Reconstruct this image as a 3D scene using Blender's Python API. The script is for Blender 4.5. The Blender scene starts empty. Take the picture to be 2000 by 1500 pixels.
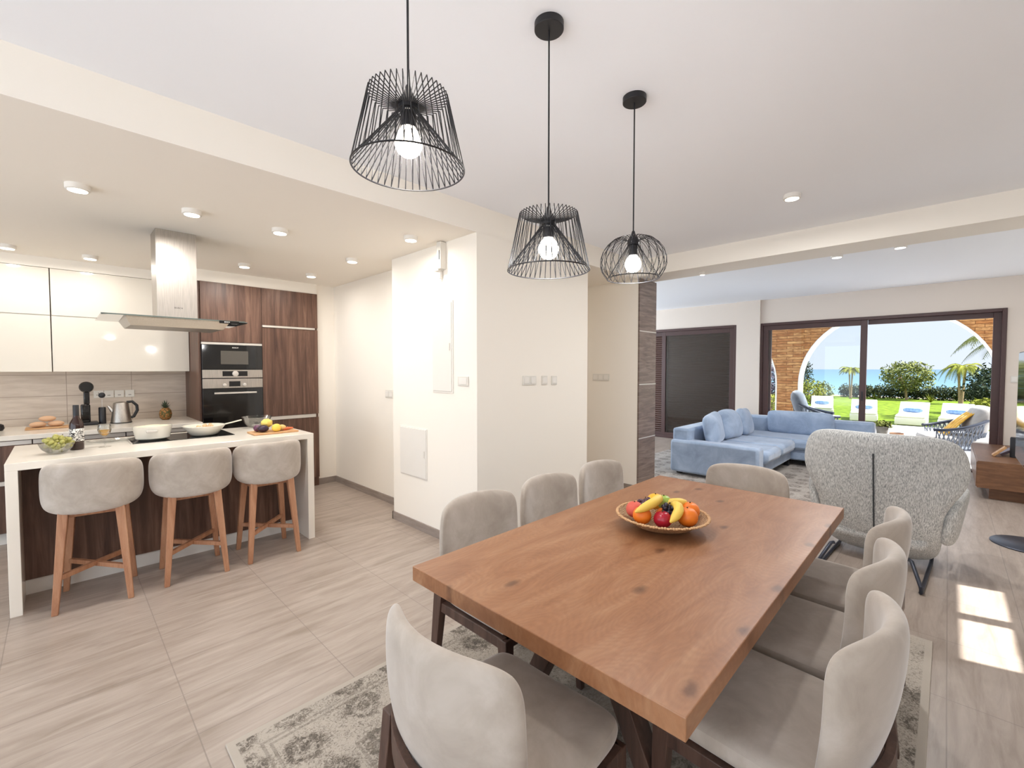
import bpy, bmesh, math, random
from mathutils import Vector, Matrix, Euler
random.seed(7)
PI = math.pi
sc = bpy.context.scene
COL = sc.collection

# ------------------------------------------------------------------ camera, world, sun, exposure
YAW, PITCH, FPX, CAMZ = math.radians(44.45), math.radians(1.95), 868.0, 1.46
cam_d = bpy.data.cameras.new('camera'); cam = bpy.data.objects.new('camera', cam_d); COL.objects.link(cam)
cam_d.sensor_width = 36.0; cam_d.lens = 36.0 * FPX / 2000.0; cam_d.clip_start = 0.03; cam_d.clip_end = 6000
fw = Vector((math.cos(YAW) * math.cos(PITCH), math.sin(YAW) * math.cos(PITCH), -math.sin(PITCH)))
cam.location = (0, 0, CAMZ)
cam.rotation_euler = fw.to_track_quat('-Z', 'Y').to_euler()
sc.camera = cam

sc.view_settings.view_transform = 'Standard'
sc.view_settings.look = 'None'
sc.view_settings.gamma = 1.0
sc.view_settings.use_curve_mapping = False
sc.view_settings.exposure = 0.0
sc.cycles.use_denoising = True
sc.cycles.max_bounces = 9
sc.cycles.diffuse_bounces = 7
sc.cycles.glossy_bounces = 4
sc.cycles.transparent_max_bounces = 12
sc.cycles.sample_clamp_indirect = 6.0
sc.cycles.caustics_reflective = False
sc.cycles.caustics_refractive = False

def lin(h):
    h = h.lstrip('#'); o = []
    for i in (0, 2, 4):
        c = int(h[i:i + 2], 16) / 255
        o.append(c / 12.92 if c <= .04045 else ((c + .055) / 1.055) ** 2.4)
    return (*o, 1.0)

world = bpy.data.worlds.new('world'); sc.world = world; world.use_nodes = True
wn = world.node_tree; wn.nodes.clear()
_o = wn.nodes.new('ShaderNodeOutputWorld'); _b = wn.nodes.new('ShaderNodeBackground')
_t = wn.nodes.new('ShaderNodeTexCoord'); _s = wn.nodes.new('ShaderNodeSeparateXYZ'); _r = wn.nodes.new('ShaderNodeValToRGB')
wn.links.new(_t.outputs['Generated'], _s.inputs[0]); wn.links.new(_s.outputs['Z'], _r.inputs[0])
wn.links.new(_r.outputs[0], _b.inputs[0]); wn.links.new(_b.outputs[0], _o.inputs[0])
_r.color_ramp.elements[0].position = 0.0; _r.color_ramp.elements[0].color = (.74, .82, .92, 1)
_r.color_ramp.elements[1].position = 0.6; _r.color_ramp.elements[1].color = (1.25, 1.45, 1.75, 1)
_e = _r.color_ramp.elements.new(.20); _e.color = (.70, .80, .95, 1)
_b.inputs[1].default_value = 1.15

SUN_EL = math.radians(50); SUN_TO = Vector((-.27, 1.0, 0)).normalized()
sun_d = bpy.data.lights.new('sun', 'SUN'); sun = bpy.data.objects.new('sun', sun_d); COL.objects.link(sun)
sun_d.energy = 15; sun_d.angle = math.radians(.55); sun_d.color = (1, .97, .92)
sdir = Vector((SUN_TO.x * math.cos(SUN_EL), SUN_TO.y * math.cos(SUN_EL), -math.sin(SUN_EL)))
sun.rotation_euler = sdir.to_track_quat('-Z', 'Y').to_euler(); sun.location = (2, -6, 8)

KITCHEN_W, DINING_W, LIVING_W, PENDANT_W = 9.5, 24.0, 26.0, 8.5
# added fill lamps for daylight, in unseen openings behind camera and beside living room
for _n, _loc, _sx, _sy, _p, _rot in (('added_fill_rear', (-3.42, 1.85, 1.25), 6.0, 2.2, 78, (0, -math.pi / 2, 0)), ('added_fill_side', (-2.45, -1.86, 1.25), 1.45, 2.2, 28, (math.pi / 2, 0, 0)), ('added_fill_living', (7.1, 6.40, 1.4), 3.4, 2.1, 110, (math.pi / 2, 0, math.pi))):
    _d = bpy.data.lights.new(_n, 'AREA'); _d.shape = 'RECTANGLE'; _d.size = _sx if _rot[0] else _sy; _d.size_y = _sy if _rot[0] else _sx
    _d.energy = _p; _d.color = (.80, .90, 1.0)
    _l = bpy.data.objects.new(_n, _d); COL.objects.link(_l); _l.location = _loc; _l.rotation_euler = _rot

# ------------------------------------------------------------------ materials
def newmat(name):
    m = bpy.data.materials.new(name); m.use_nodes = True
    nt = m.node_tree; b = nt.nodes['Principled BSDF']
    return m, nt, b
def setb(b, **k):
    names = {'color': 'Base Color', 'rough': 'Roughness', 'metal': 'Metallic', 'spec': 'Specular IOR Level', 'sheen': 'Sheen Weight',
             'coat': 'Coat Weight', 'trans': 'Transmission Weight', 'alpha': 'Alpha', 'ior': 'IOR', 'sss': 'Subsurface Weight'}
    for a, v in k.items(): b.inputs[names[a]].default_value = v
def coords(nt, scale=(1, 1, 1), rot=(0, 0, 0), loc=(0, 0, 0), gen=False):
    tc = nt.nodes.new('ShaderNodeTexCoord'); mp = nt.nodes.new('ShaderNodeMapping')
    mp.inputs['Scale'].default_value = scale; mp.inputs['Rotation'].default_value = rot; mp.inputs['Location'].default_value = loc
    nt.links.new(tc.outputs['Generated' if gen else 'Object'], mp.inputs[0]); return mp.outputs[0]
def noise(nt, vec, scale, detail=4, rough=.55, dist=0):
    n = nt.nodes.new('ShaderNodeTexNoise'); n.inputs['Scale'].default_value = scale; n.inputs['Detail'].default_value = detail
    n.inputs['Roughness'].default_value = rough; n.inputs['Distortion'].default_value = dist
    nt.links.new(vec, n.inputs['Vector']); return n.outputs['Fac']
def ramp(nt, fac, stops):
    r = nt.nodes.new('ShaderNodeValToRGB'); nt.links.new(fac, r.inputs[0]); el = r.color_ramp.elements
    while len(el) < len(stops): el.new(.5)
    for e, (p, c) in zip(el, stops): e.position = p; e.color = lin(c) if isinstance(c, str) else c
    return r.outputs[0]
def mixc(nt, fac, a, b, mode='MIX'):
    m = nt.nodes.new('ShaderNodeMix'); m.data_type = 'RGBA'; m.blend_type = mode
    for s, v in (('Factor', fac), ('A', a), ('B', b)):
        inp = [i for i in m.inputs if i.name == s and (i.type == 'RGBA' or s == 'Factor' and i.type == 'VALUE')][0]
        if hasattr(v, 'links') or hasattr(v, 'node'): nt.links.new(v, inp)
        elif isinstance(v, str): inp.default_value = lin(v)
        else: inp.default_value = v
    return [o for o in m.outputs if o.type == 'RGBA'][0]
def math_(nt, op, a, b=None, c=None):
    m = nt.nodes.new('ShaderNodeMath'); m.operation = op
    for i, v in enumerate((a, b, c)):
        if v is None: continue
        if isinstance(v, (int, float)): m.inputs[i].default_value = v
        else: nt.links.new(v, m.inputs[i])
    return m.outputs[0]
def bump(nt, b, h, strength=.2, dist=.01):
    n = nt.nodes.new('ShaderNodeBump'); n.inputs['Strength'].default_value = strength; n.inputs['Distance'].default_value = dist
    nt.links.new(h, n.inputs['Height']); nt.links.new(n.outputs[0], b.inputs['Normal'])
def plain(name, color, rough=.5, metal=0, **k):
    m, nt, b = newmat(name); setb(b, color=lin(color), rough=rough, metal=metal, **k)
    n = noise(nt, coords(nt), 9, 3)
    c = mixc(nt, math_(nt, 'MULTIPLY', n, .10), lin(color), (*[v * .72 for v in lin(color)[:3]], 1))
    nt.links.new(c, b.inputs['Base Color']); return m
def emit(name, color, strength):
    m, nt, b = newmat(name); setb(b, color=color); b.inputs['Emission Color'].default_value = color; b.inputs['Emission Strength'].default_value = strength
    return m
def wood(name, stops, scale=(1, 1, 1), nsc=3.0, rough=.45, detail=8, dist=.6, knots=False, bumps=.12):
    m, nt, b = newmat(name); v = coords(nt, scale)
    f = noise(nt, v, nsc, detail, .62, dist)
    c = ramp(nt, f, stops)
    f2 = noise(nt, coords(nt, tuple(s * 5 for s in scale)), nsc * 2.2, 4, .6, .2)
    c = mixc(nt, math_(nt, 'MULTIPLY', f2, .42), c, (*[x * .55 for x in lin(stops[0][1])[:3]], 1))
    if knots:
        vo = nt.nodes.new('ShaderNodeTexVoronoi'); vo.voronoi_dimensions = '2D'; vo.inputs['Scale'].default_value = 3.4; vo.inputs['Randomness'].default_value = 1
        nt.links.new(coords(nt, (.75, 1.35, 1)), vo.inputs['Vector'])
        kn = math_(nt, 'ADD', vo.outputs['Distance'], math_(nt, 'MULTIPLY', math_(nt, 'SUBTRACT', noise(nt, coords(nt), 30, 3), .5), .09))
        k = ramp(nt, kn, [(0.0, (1, 1, 1, 1)), (.04, (.8, .8, .8, 1)), (.10, (0, 0, 0, 1))])
        # growth rings flowing round the knots
        wv = math_(nt, 'SINE', math_(nt, 'ADD', math_(nt, 'MULTIPLY', vo.outputs['Distance'], 95), math_(nt, 'MULTIPLY', noise(nt, v, 1.4, 3, .5, 1.5), 46)))
        c = mixc(nt, math_(nt, 'MULTIPLY', math_(nt, 'ADD', wv, 1), .075), c, '6e432a')
        gate = nt.nodes.new('ShaderNodeSeparateColor'); nt.links.new(vo.outputs['Color'], gate.inputs[0])
        g = math_(nt, 'GREATER_THAN', gate.outputs[0], .42)
        c = mixc(nt, math_(nt, 'MULTIPLY', math_(nt, 'MULTIPLY', k, g), .75), c, '4a2a18')
    nt.links.new(c, b.inputs['Base Color']); setb(b, rough=rough); bump(nt, b, f2, bumps, .002); return m
def fabric(name, c1, c2, c3, sc_big=6, rough=.95, sheen=.3, bscale=260):
    m, nt, b = newmat(name); v = coords(nt)
    f = noise(nt, v, sc_big, 5, .62, .5)
    c = ramp(nt, f, [(.3, c1), (.5, c2), (.68, c3)])
    nt.links.new(c, b.inputs['Base Color']); setb(b, rough=rough, sheen=sheen)
    b.inputs['Sheen Roughness'].default_value = .4
    bump(nt, b, noise(nt, v, bscale, 2), .15, .001); return m
def glassy(name, tint=(1, 1, 1, 1), refl=1.0):
    m = bpy.data.materials.new(name); m.use_nodes = True; nt = m.node_tree; nt.nodes.clear()
    o = nt.nodes.new('ShaderNodeOutputMaterial'); t = nt.nodes.new('ShaderNodeBsdfTransparent'); g = nt.nodes.new('ShaderNodeBsdfGlossy')
    g.inputs['Roughness'].default_value = .01; t.inputs[0].default_value = tint; x = nt.nodes.new('ShaderNodeMixShader')
    f = nt.nodes.new('ShaderNodeFresnel'); f.inputs[0].default_value = 1.45
    nt.links.new(math_(nt, 'MULTIPLY', f.outputs[0], refl), x.inputs[0]); nt.links.new(t.outputs[0], x.inputs[1]); nt.links.new(g.outputs[0], x.inputs[2])
    nt.links.new(x.outputs[0], o.inputs[0]); return m

M = {}
def wall_mat(name, col):
    m, nt, b = newmat(name); v = coords(nt)
    c = mixc(nt, math_(nt, 'MULTIPLY', noise(nt, v, 1.5, 4), .10), lin(col), (*[x * .9 for x in lin(col)[:3]], 1))
    nt.links.new(c, b.inputs['Base Color']); setb(b, rough=.85, spec=.2); bump(nt, b, noise(nt, v, 160, 2), .04, .002); return m
M['wall'] = wall_mat('wall_paint', 'f1ebe1')
M['wallbeige'] = wall_mat('wall_paint_beige', 'e2d8ce')
M['ceil'] = wall_mat('ceiling_paint', 'f3f5f9')
# floor tile
def tile_floor():
    m, nt, b = newmat('floor_tile')
    br = nt.nodes.new('ShaderNodeTexBrick'); br.offset = 0; br.squash = 1
    nt.links.new(coords(nt, loc=(-.355, .03, 0)), br.inputs['Vector'])
    br.inputs['Scale'].default_value = 1; br.inputs['Brick Width'].default_value = .59; br.inputs['Row Height'].default_value = .305
    br.inputs['Mortar Size'].default_value = .0026; br.inputs['Mortar Smooth'].default_value = .3; br.inputs['Bias'].default_value = 0
    br.inputs['Color1'].default_value = (0, 0, 0, 1); br.inputs['Color2'].default_value = (1, 1, 1, 1); br.inputs['Mortar'].default_value = (.5, .5, .5, 1)
    f = noise(nt, coords(nt, (.75, 5.5, 1), rot=(0, 0, .12)), 3.2, 9, .62, .7)
    f2 = noise(nt, coords(nt, (2.5, 22, 1), rot=(0, 0, .12)), 4, 5, .6, .3)
    c = ramp(nt, f, [(.28, '8f8173'), (.45, 'a3958a'), (.6, 'b0a398'), (.78, 'bfb2a7')])
    c = mixc(nt, math_(nt, 'MULTIPLY', f2, .30), c, '877769')
    c = mixc(nt, math_(nt, 'MULTIPLY', br.outputs['Color'], .10), c, 'c3b6a9')
    c = mixc(nt, math_(nt, 'MULTIPLY', br.outputs['Fac'], .6), c, '80756c')
    nt.links.new(c, b.inputs['Base Color'])
    r = ramp(nt, f2, [(.2, (.28, .28, .28, 1)), (.8, (.42, .42, .42, 1))]); nt.links.new(r, b.inputs['Roughness'])
    setb(b, spec=.5)
    bump(nt, b, math_(nt, 'SUBTRACT', math_(nt, 'MULTIPLY', f2, .15), br.outputs['Fac']), .25, .002)
    return m
M['floor'] = tile_floor()
def splash():
    m, nt, b = newmat('backsplash_tile')
    br = nt.nodes.new('ShaderNodeTexBrick'); br.offset = 0
    nt.links.new(coords(nt, rot=(PI / 2, 0, 0), loc=(-.05, -1.12, 0)), br.inputs['Vector'])
    br.inputs['Scale'].default_value = 1; br.inputs['Brick Width'].default_value = .5; br.inputs['Row Height'].default_value = .21
    br.inputs['Mortar Size'].default_value = .003; br.inputs['Mortar Smooth'].default_value = .2
    f = noise(nt, coords(nt, (1.2, 1, 9)), 3, 7, .6, .4)
    c = ramp(nt, f, [(.3, 'b9ab9c'), (.5, 'c6b9ab'), (.7, 'd0c4b6')])
    c = mixc(nt, br.outputs['Fac'], c, '9b8d7f'); nt.links.new(c, b.inputs['Base Color']); setb(b, rough=.45); return m
M['splash'] = splash()
M['skirt'] = wood('skirting_tile', [(.3, '8d8077'), (.5, '9c9088'), (.7, 'a89c93')], (1.2, 1.2, 8), 4, .5)
M['walnut'] = wood('walnut_veneer', [(.30, '422a21'), (.43, '5b4033'), (.54, '6e5041'), (.68, '876755')], (9, 9, .55), 2.0, .42, dist=.8)
M['oak'] = wood('table_oak', [(.28, '8c5c3c'), (.45, '9f6e4b'), (.58, 'a97a57'), (.75, 'b58a66')], (1.0, 4.5, 3.0), 1.5, .36, detail=6, dist=2.2, knots=True, bumps=.2)
M['legwood'] = wood('dark_leg_wood', [(.3, '3a2720'), (.5, '523a30'), (.7, '6a4f42')], (8, 8, .8), 3, .45)
M['stoolwood'] = wood('stool_wood', [(.3, 'a06c4e'), (.5, 'b98664'), (.7, 'ca9c7b')], (9, 9, .9), 3, .5)
M['tvwood'] = wood('cabinet_wood', [(.3, '60402b'), (.5, '7b5539'), (.7, '8f6647')], (.8, 1.2, 9), 3, .4)
M['cladding'] = wood('column_cladding', [(.3, '5f4f48'), (.5, '806f66'), (.7, '9c8c82')], (1.3, 1.3, 13), 2.6, .4)
M['velvet'] = fabric('beige_velvet', 'a2968a', 'b0a599', 'beb4aa', 6, sheen=.6)
M['blue'] = fabric('pale_blue_velvet', '8596ae', '97a8c0', 'a8b8ce', 4, sheen=.5)
M['greycush'] = fabric('grey_cushion', '565c66', '666d78', '757c87', 5)
M['palegrey'] = fabric('pale_grey_cushion', '8f8c8a', '9d9a97', 'aaa7a3', 5)
M['bluepillow'] = fabric('blue_pillow', '4f6f9c', '6a8bb8', '85a3cb', 20)
M['throw'] = fabric('mustard_throw', 'b8841c', 'd7a22e', 'e8bb4a', 18)
def tweed():
    m, nt, b = newmat('grey_tweed')
    f = noise(nt, coords(nt, (1, 1, .18)), 230, 2, .7); f2 = noise(nt, coords(nt), 30, 3)
    f = math_(nt, 'ADD', math_(nt, 'MULTIPLY', f, .85), math_(nt, 'MULTIPLY', f2, .15))
    c = ramp(nt, f, [(.34, '7f8284'), (.46, 'b0b1b0'), (.56, 'cccdcb'), (.68, 'e8e8e6')])
    nt.links.new(c, b.inputs['Base Color']); setb(b, rough=.95, sheen=.2); bump(nt, b, f, .3, .002); return m
M['tweed'] = tweed()
M['stone'] = plain('quartz_worktop', 'efe8dc', .16, spec=.6)
M['gloss'] = plain('gloss_lacquer', 'e6e0d4', .07, spec=.6)
M['white'] = plain('white_satin', 'e8e4dd', .4)
M['whiteplastic'] = plain('white_plastic', 'dedad2', .35)
M['alu'] = plain('brushed_alu', 'd6d1ca', .35, .6)
M['black'] = plain('black_metal', '17161a', .42)
M['darkmetal'] = plain('dark_steel_tube', '3b3f4a', .35, .5)
M['blackgloss'] = plain('black_glass', '0b0b0d', .06, spec=.6)
M['screenglass'] = plain('oven_window', '57534d', .10)
def steel():
    m, nt, b = newmat('brushed_steel'); f = noise(nt, coords(nt, (60, 60, 1.5)), 6, 3)
    nt.links.new(ramp(nt, f, [(.3, 'a9a39c'), (.7, 'c2bcb4')]), b.inputs['Base Color']); setb(b, metal=1, rough=.38); return m
M['steel'] = steel()
M['glass'] = glassy('window_glass', (.96, .98, .98, 1), .8)
M['clearglass'] = glassy('clear_glass', (.985, .99, .985, 1), .7)
M['hoodglass'] = glassy('hood_glass', (.80, .86, .84, 1), 1.8)
M['frame'] = plain('brown_frame', '4a3230', .42)
M['slat'] = plain('brown_slat', '4d3128', .4)
M['bulb'] = emit('bulb_glow', (1.0, .95, .86, 1), 16)
M['bulbwarm'] = emit('bulb_glow_warm', (1.0, .90, .74, 1), 16)
M['spot'] = emit('spot_glow', (1.0, .92, .80, 1), 9)
M['spotoff'] = emit('spot_glow_soft', (1.0, .97, .92, 1), 3)
M['ceramic'] = plain('white_ceramic', 'e7e2d6', .15, spec=.6)
M['oiled'] = wood('board_wood', [(.3, 'b98a5a'), (.5, 'cda070'), (.7, 'dab285')], (2, 8, 8), 5, .5)

def rug_mat(name, hx, hy, cx, cy, pal, seed=0.0, border=True):
    """rug centred at (cx,cy): banded border of worn floral pattern around a mottled field"""
    m, nt, b = newmat(name)
    tc = nt.nodes.new('ShaderNodeTexCoord'); sp = nt.nodes.new('ShaderNodeSeparateXYZ')
    nt.links.new(tc.outputs['Object'], sp.inputs[0])
    dx = math_(nt, 'SUBTRACT', hx, math_(nt, 'ABSOLUTE', math_(nt, 'SUBTRACT', sp.outputs[0], cx)))
    dy = math_(nt, 'SUBTRACT', hy, math_(nt, 'ABSOLUTE', math_(nt, 'SUBTRACT', sp.outputs[1], cy)))
    d = math_(nt, 'MINIMUM', dx, dy)
    v = coords(nt, loc=(seed, 0, 0))
    wear = noise(nt, v, 3.2, 6, .65, .6); fine = noise(nt, v, 62, 4, .75, 1.8)
    vo = nt.nodes.new('ShaderNodeTexVoronoi'); vo.voronoi_dimensions = '2D'; vo.feature = 'F1'; vo.inputs['Scale'].default_value = 4.6; vo.inputs['Randomness'].default_value = .25
    wob = nt.nodes.new('ShaderNodeVectorMath'); wob.operation = 'ADD'; nz = nt.nodes.new('ShaderNodeTexNoise'); nz.inputs['Scale'].default_value = 24; nt.links.new(v, nz.inputs['Vector'])
    sc2 = nt.nodes.new('ShaderNodeVectorMath'); sc2.operation = 'SCALE'; sc2.inputs['Scale'].default_value = .05; nt.links.new(nz.outputs['Color'], sc2.inputs[0])
    nt.links.new(v, wob.inputs[0]); nt.links.new(sc2.outputs[0], wob.inputs[1]); nt.links.new(wob.outputs[0], vo.inputs['Vector'])
    ring = nt.nodes.new('ShaderNodeMath'); ring.operation = 'SINE'; nt.links.new(math_(nt, 'MULTIPLY', vo.outputs['Distance'], 30), ring.inputs[0])
    med = ramp(nt, vo.outputs['Distance'], [(0, (1, 1, 1, 1)), (.33, (.85, .85, .85, 1)), (.42, (.15, .15, .15, 1))])
    flower = math_(nt, 'MULTIPLY', math_(nt, 'ADD', math_(nt, 'MULTIPLY', ring.outputs[0], .22), .55), med)
    pat = math_(nt, 'ADD', math_(nt, 'ADD', math_(nt, 'MULTIPLY', flower, .22), math_(nt, 'MULTIPLY', fine, .85)), math_(nt, 'MULTIPLY', math_(nt, 'SUBTRACT', wear, .5), .35))
    c = ramp(nt, pat, [(.43, pal[0]), (.50, pal[1]), (.57, pal[2]), (.68, pal[3])])
    if border:
        fb = ramp(nt, d, [(0, (1, 1, 1, 1)), (.028, (1, 1, 1, 1)), (.03, (0, 0, 0, 1))])
        c = mixc(nt, fb, c, pal[0])
        for p0, w in ((.10, .008), (.125, .008), (.36, .010), (.39, .007)):
            a = math_(nt, 'LESS_THAN', math_(nt, 'ABSOLUTE', math_(nt, 'SUBTRACT', d, p0)), w / 2 + .002)
            c = mixc(nt, math_(nt, 'MULTIPLY', a, math_(nt, 'MULTIPLY', fine, .9)), c, pal[2])
        fld = math_(nt, 'GREATER_THAN', d, .40)
        c = mixc(nt, math_(nt, 'MULTIPLY', fld, .55), c, ramp(nt, noise(nt, v, 22, 6, .8, 2), [(.35, pal[1]), (.62, pal[3])]))
    nt.links.new(c, b.inputs['Base Color']); setb(b, rough=1, sheen=.1, spec=.1); bump(nt, b, fine, .4, .004); return m

# ------------------------------------------------------------------ mesh builder
class MB:
    def __init__(s): s.v = []; s.f = []
    def add(s, vs, fs, mtx=None):
        n = len(s.v)
        for p in vs:
            p = Vector(p)
            if mtx is not None: p = mtx @ p
            s.v.append(tuple(p))
        s.f += [tuple(i + n for i in f) for f in fs]; return s
    def box(s, x0, x1, y0, y1, z0, z1, mtx=None):
        vs = [(x, y, z) for x in (x0, x1) for y in (y0, y1) for z in (z0, z1)]
        return s.add(vs, [(0, 1, 3, 2), (4, 6, 7, 5), (0, 4, 5, 1), (2, 3, 7, 6), (0, 2, 6, 4), (1, 5, 7, 3)], mtx)
    def prism(s, poly, z0, z1, mtx=None):
        n = len(poly); vs = [(x, y, z0) for x, y in poly] + [(x, y, z1) for x, y in poly]
        return s.add(vs, [tuple(range(n))[::-1], tuple(range(n, 2 * n))] + [(i, (i + 1) % n, n + (i + 1) % n, n + i) for i in range(n)], mtx)
    def lathe(s, prof, n=24, mtx=None, cap=True):
        vs = []; fs = []
        for r, z in prof:
            for i in range(n): a = 2 * PI * i / n; vs.append((r * math.cos(a), r * math.sin(a), z))
        for j in range(len(prof) - 1):
            for i in range(n):
                k = (i + 1) % n; fs.append((j * n + i, j * n + k, (j + 1) * n + k, (j + 1) * n + i))
        if cap: fs.append(tuple(range(n))[::-1]); fs.append(tuple((len(prof) - 1) * n + i for i in range(n)))
        return s.add(vs, fs, mtx)
    def tube(s, pts, r, n=8, closed=False, mtx=None, radii=None, flat=1.0):
        pts = [Vector(p) for p in pts]; N = len(pts); vs = []; fs = []; up = None
        for i, p in enumerate(pts):
            if closed: t = pts[(i + 1) % N] - pts[i - 1]
            else: t = pts[min(i + 1, N - 1)] - pts[max(i - 1, 0)]
            t.normalize()
            if up is None:
                up = Vector((0, 0, 1)) if abs(t.z) < .9 else Vector((1, 0, 0))
            a = t.cross(up)
            if a.length < 1e-6: a = t.cross(Vector((0, 1, 0)))
            a.normalize(); bb = a.cross(t).normalized(); up = bb
            rr = radii[i] if radii else r
            for k in range(n):
                th = 2 * PI * k / n + PI / n; vs.append(tuple(p + a * math.cos(th) * rr + bb * math.sin(th) * rr * flat))
        for i in range(N if closed else N - 1):
            j = (i + 1) % N
            for k in range(n):
                l = (k + 1) % n; fs.append((i * n + k, i * n + l, j * n + l, j * n + k))
        if not closed: fs.append(tuple(range(n))[::-1]); fs.append(tuple((N - 1) * n + k for k in range(n)))
        return s.add(vs, fs, mtx)
    def ball(s, r, c=(0, 0, 0), nu=14, nv=9, mtx=None, scale=(1, 1, 1), jit=None):
        vs = [(0, 0, 1)]; fs = []
        for j in range(1, nv):
            for i in range(nu):
                a = 2 * PI * i / nu; b = PI * j / nv; vs.append((math.sin(b) * math.cos(a), math.sin(b) * math.sin(a), math.cos(b)))
        vs.append((0, 0, -1)); vs2 = []
        for v in vs:
            k = jit(Vector(v)) if jit else 1
            vs2.append((c[0] + v[0] * r * scale[0] * k, c[1] + v[1] * r * scale[1] * k, c[2] + v[2] * r * scale[2] * k))
        for i in range(nu): fs.append((0, 1 + i, 1 + (i + 1) % nu))
        for j in range(nv - 2):
            for i in range(nu): a = 1 + j * nu; k = (i + 1) % nu; fs.append((a + i, a + nu + i, a + nu + k, a + k))
        a = 1 + (nv - 2) * nu
        for i in range(nu): fs.append((len(vs) - 1, a + (i + 1) % nu, a + i))
        return s.add(vs2, fs, mtx)
    def pillow(s, W, H, T, n=5, k=8, N=14, bend=None, mtx=None, outline=None, ny=None):
        """puffy rounded slab in local xz, thickness along y"""
        def pt(u, v, side):
            m = max(abs(u), abs(v))
            if m < 1e-9: x = z = 0
            else:
                a = math.atan2(v, u); c_, s_ = math.cos(a), math.sin(a)
                r = 1 / (abs(c_) ** n + abs(s_) ** n) ** (1 / n)
                x, z = m * r * c_, m * r * s_
            t = (max(0, 1 - m ** k)) ** .5
            if outline: x *= outline(z)
            p = (x * W / 2, side * T / 2 * t, z * H / 2)
            return bend(p) if bend else p
        idx = {}; vs = []; fs = []
        g = [math.sin(PI / 2 * (-1 + 2 * i / N)) for i in range(N + 1)]
        for side in (-1, 1):
            for j in range(N + 1):
                for i in range(N + 1):
                    edge = i in (0, N) or j in (0, N)
                    key = (i, j, 0 if edge else side)
                    if key not in idx: idx[key] = len(vs); vs.append(pt(g[i], g[j], side))
            def q(i, j): return idx[(i, j, 0 if (i in (0, N) or j in (0, N)) else side)]
            for j in range(N):
                for i in range(N):
                    f = (q(i, j), q(i + 1, j), q(i + 1, j + 1), q(i, j + 1)); fs.append(f if side < 0 else f[::-1])
        return s.add(vs, fs, mtx)
    def sheet(s, fn, nu, nv, mtx=None):
        vs = [fn(i / nu, j / nv) for j in range(nv + 1) for i in range(nu + 1)]
        fs = [(j * (nu + 1) + i, j * (nu + 1) + i + 1, (j + 1) * (nu + 1) + i + 1, (j + 1) * (nu + 1) + i) for j in range(nv) for i in range(nu)]
        return s.add(vs, fs, mtx)
    def build(s, name, mat, parent=None, bevel=0, smooth=40, sub=0, solid=0, loc=None):
        me = bpy.data.meshes.new(name); me.from_pydata(s.v, [], s.f); me.materials.append(mat)
        bm = bmesh.new(); bm.from_mesh(me); bmesh.ops.recalc_face_normals(bm, faces=bm.faces[:]) ; bm.to_mesh(me); bm.free()
        if smooth:
            me.polygons.foreach_set('use_smooth', [True] * len(me.polygons)); me.set_sharp_from_angle(angle=math.radians(smooth))
        me.update(); o = bpy.data.objects.new(name, me); COL.objects.link(o)
        if parent: o.parent = parent
        if loc: o.location = loc
        if solid: md = o.modifiers.new('solid', 'SOLIDIFY'); md.thickness = solid; md.offset = 0
        if bevel: md = o.modifiers.new('bevel', 'BEVEL'); md.width = bevel; md.segments = 2; md.limit_method = 'ANGLE'; md.angle_limit = math.radians(50)
        if sub: md = o.modifiers.new('sub', 'SUBSURF'); md.levels = sub; md.render_levels = sub
        return o
def T(x, y, z): return Matrix.Translation((x, y, z))
def Rz(a): return Matrix.Rotation(a, 4, 'Z')
def Rx(a): return Matrix.Rotation(a, 4, 'X')
def Ry(a): return Matrix.Rotation(a, 4, 'Y')
def tag(o, label=None, cat=None, group=None, kind=None):
    if label: o['label'] = label
    if cat: o['category'] = cat
    if group: o['group'] = group
    if kind: o['kind'] = kind
    return o
def thing(name, label, cat, loc=(0, 0, 0), rz=0, group=None):
    o = bpy.data.objects.new(name, None); COL.objects.link(o); o.location = loc; o.rotation_euler = (0, 0, rz); o.empty_display_size = .1
    return tag(o, label, cat, group)
def struct(name, mb, mat, parent=None, **k):
    o = mb.build(name, mat, parent, **k)
    if not parent: o['kind'] = 'structure'
    return o
def dup(root, loc, rz=0, label=None, group=None):
    r = root.copy(); COL.objects.link(r); r.location = loc; r.rotation_euler = (0, 0, rz)
    if label: r['label'] = label
    if group: r['group'] = group
    def rec(a, b):
        for ch in list(a.children):
            c = ch.copy(); COL.objects.link(c); c.parent = b; rec(ch, c)
    rec(root, r); return r
def lampobj(name, parent, loc, energy, color, kind='POINT', size=.05, rot=None):
    d = bpy.data.lights.new(name, kind); d.energy = energy; d.color = color
    if kind == 'AREA': d.shape = 'DISK'; d.size = size
    else: d.shadow_soft_size = size
    o = bpy.data.objects.new(name, d); COL.objects.link(o); o.location = loc
    if parent: o.parent = parent
    if rot: o.rotation_euler = rot
    return o
def text_mesh(body, size, mat, name, parent, mtx, depth=.0006):
    c = bpy.data.curves.new('t', 'FONT'); c.body = body; c.size = size; c.extrude = depth; c.align_x = 'CENTER'; c.align_y = 'CENTER'
    t = bpy.data.objects.new('t', c); COL.objects.link(t); bpy.context.view_layer.update()
    me = bpy.data.meshes.new_from_object(t.evaluated_get(bpy.context.evaluated_depsgraph_get())); me.name = name
    bpy.data.objects.remove(t); bpy.data.curves.remove(c)
    me.transform(mtx); me.materials.clear(); me.materials.append(mat)
    o = bpy.data.objects.new(name, me); COL.objects.link(o)
    if parent: o.parent = parent
    return o
FACE_NEG_Y = Rx(PI / 2)          # text lying in xz, readable from -y

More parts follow.
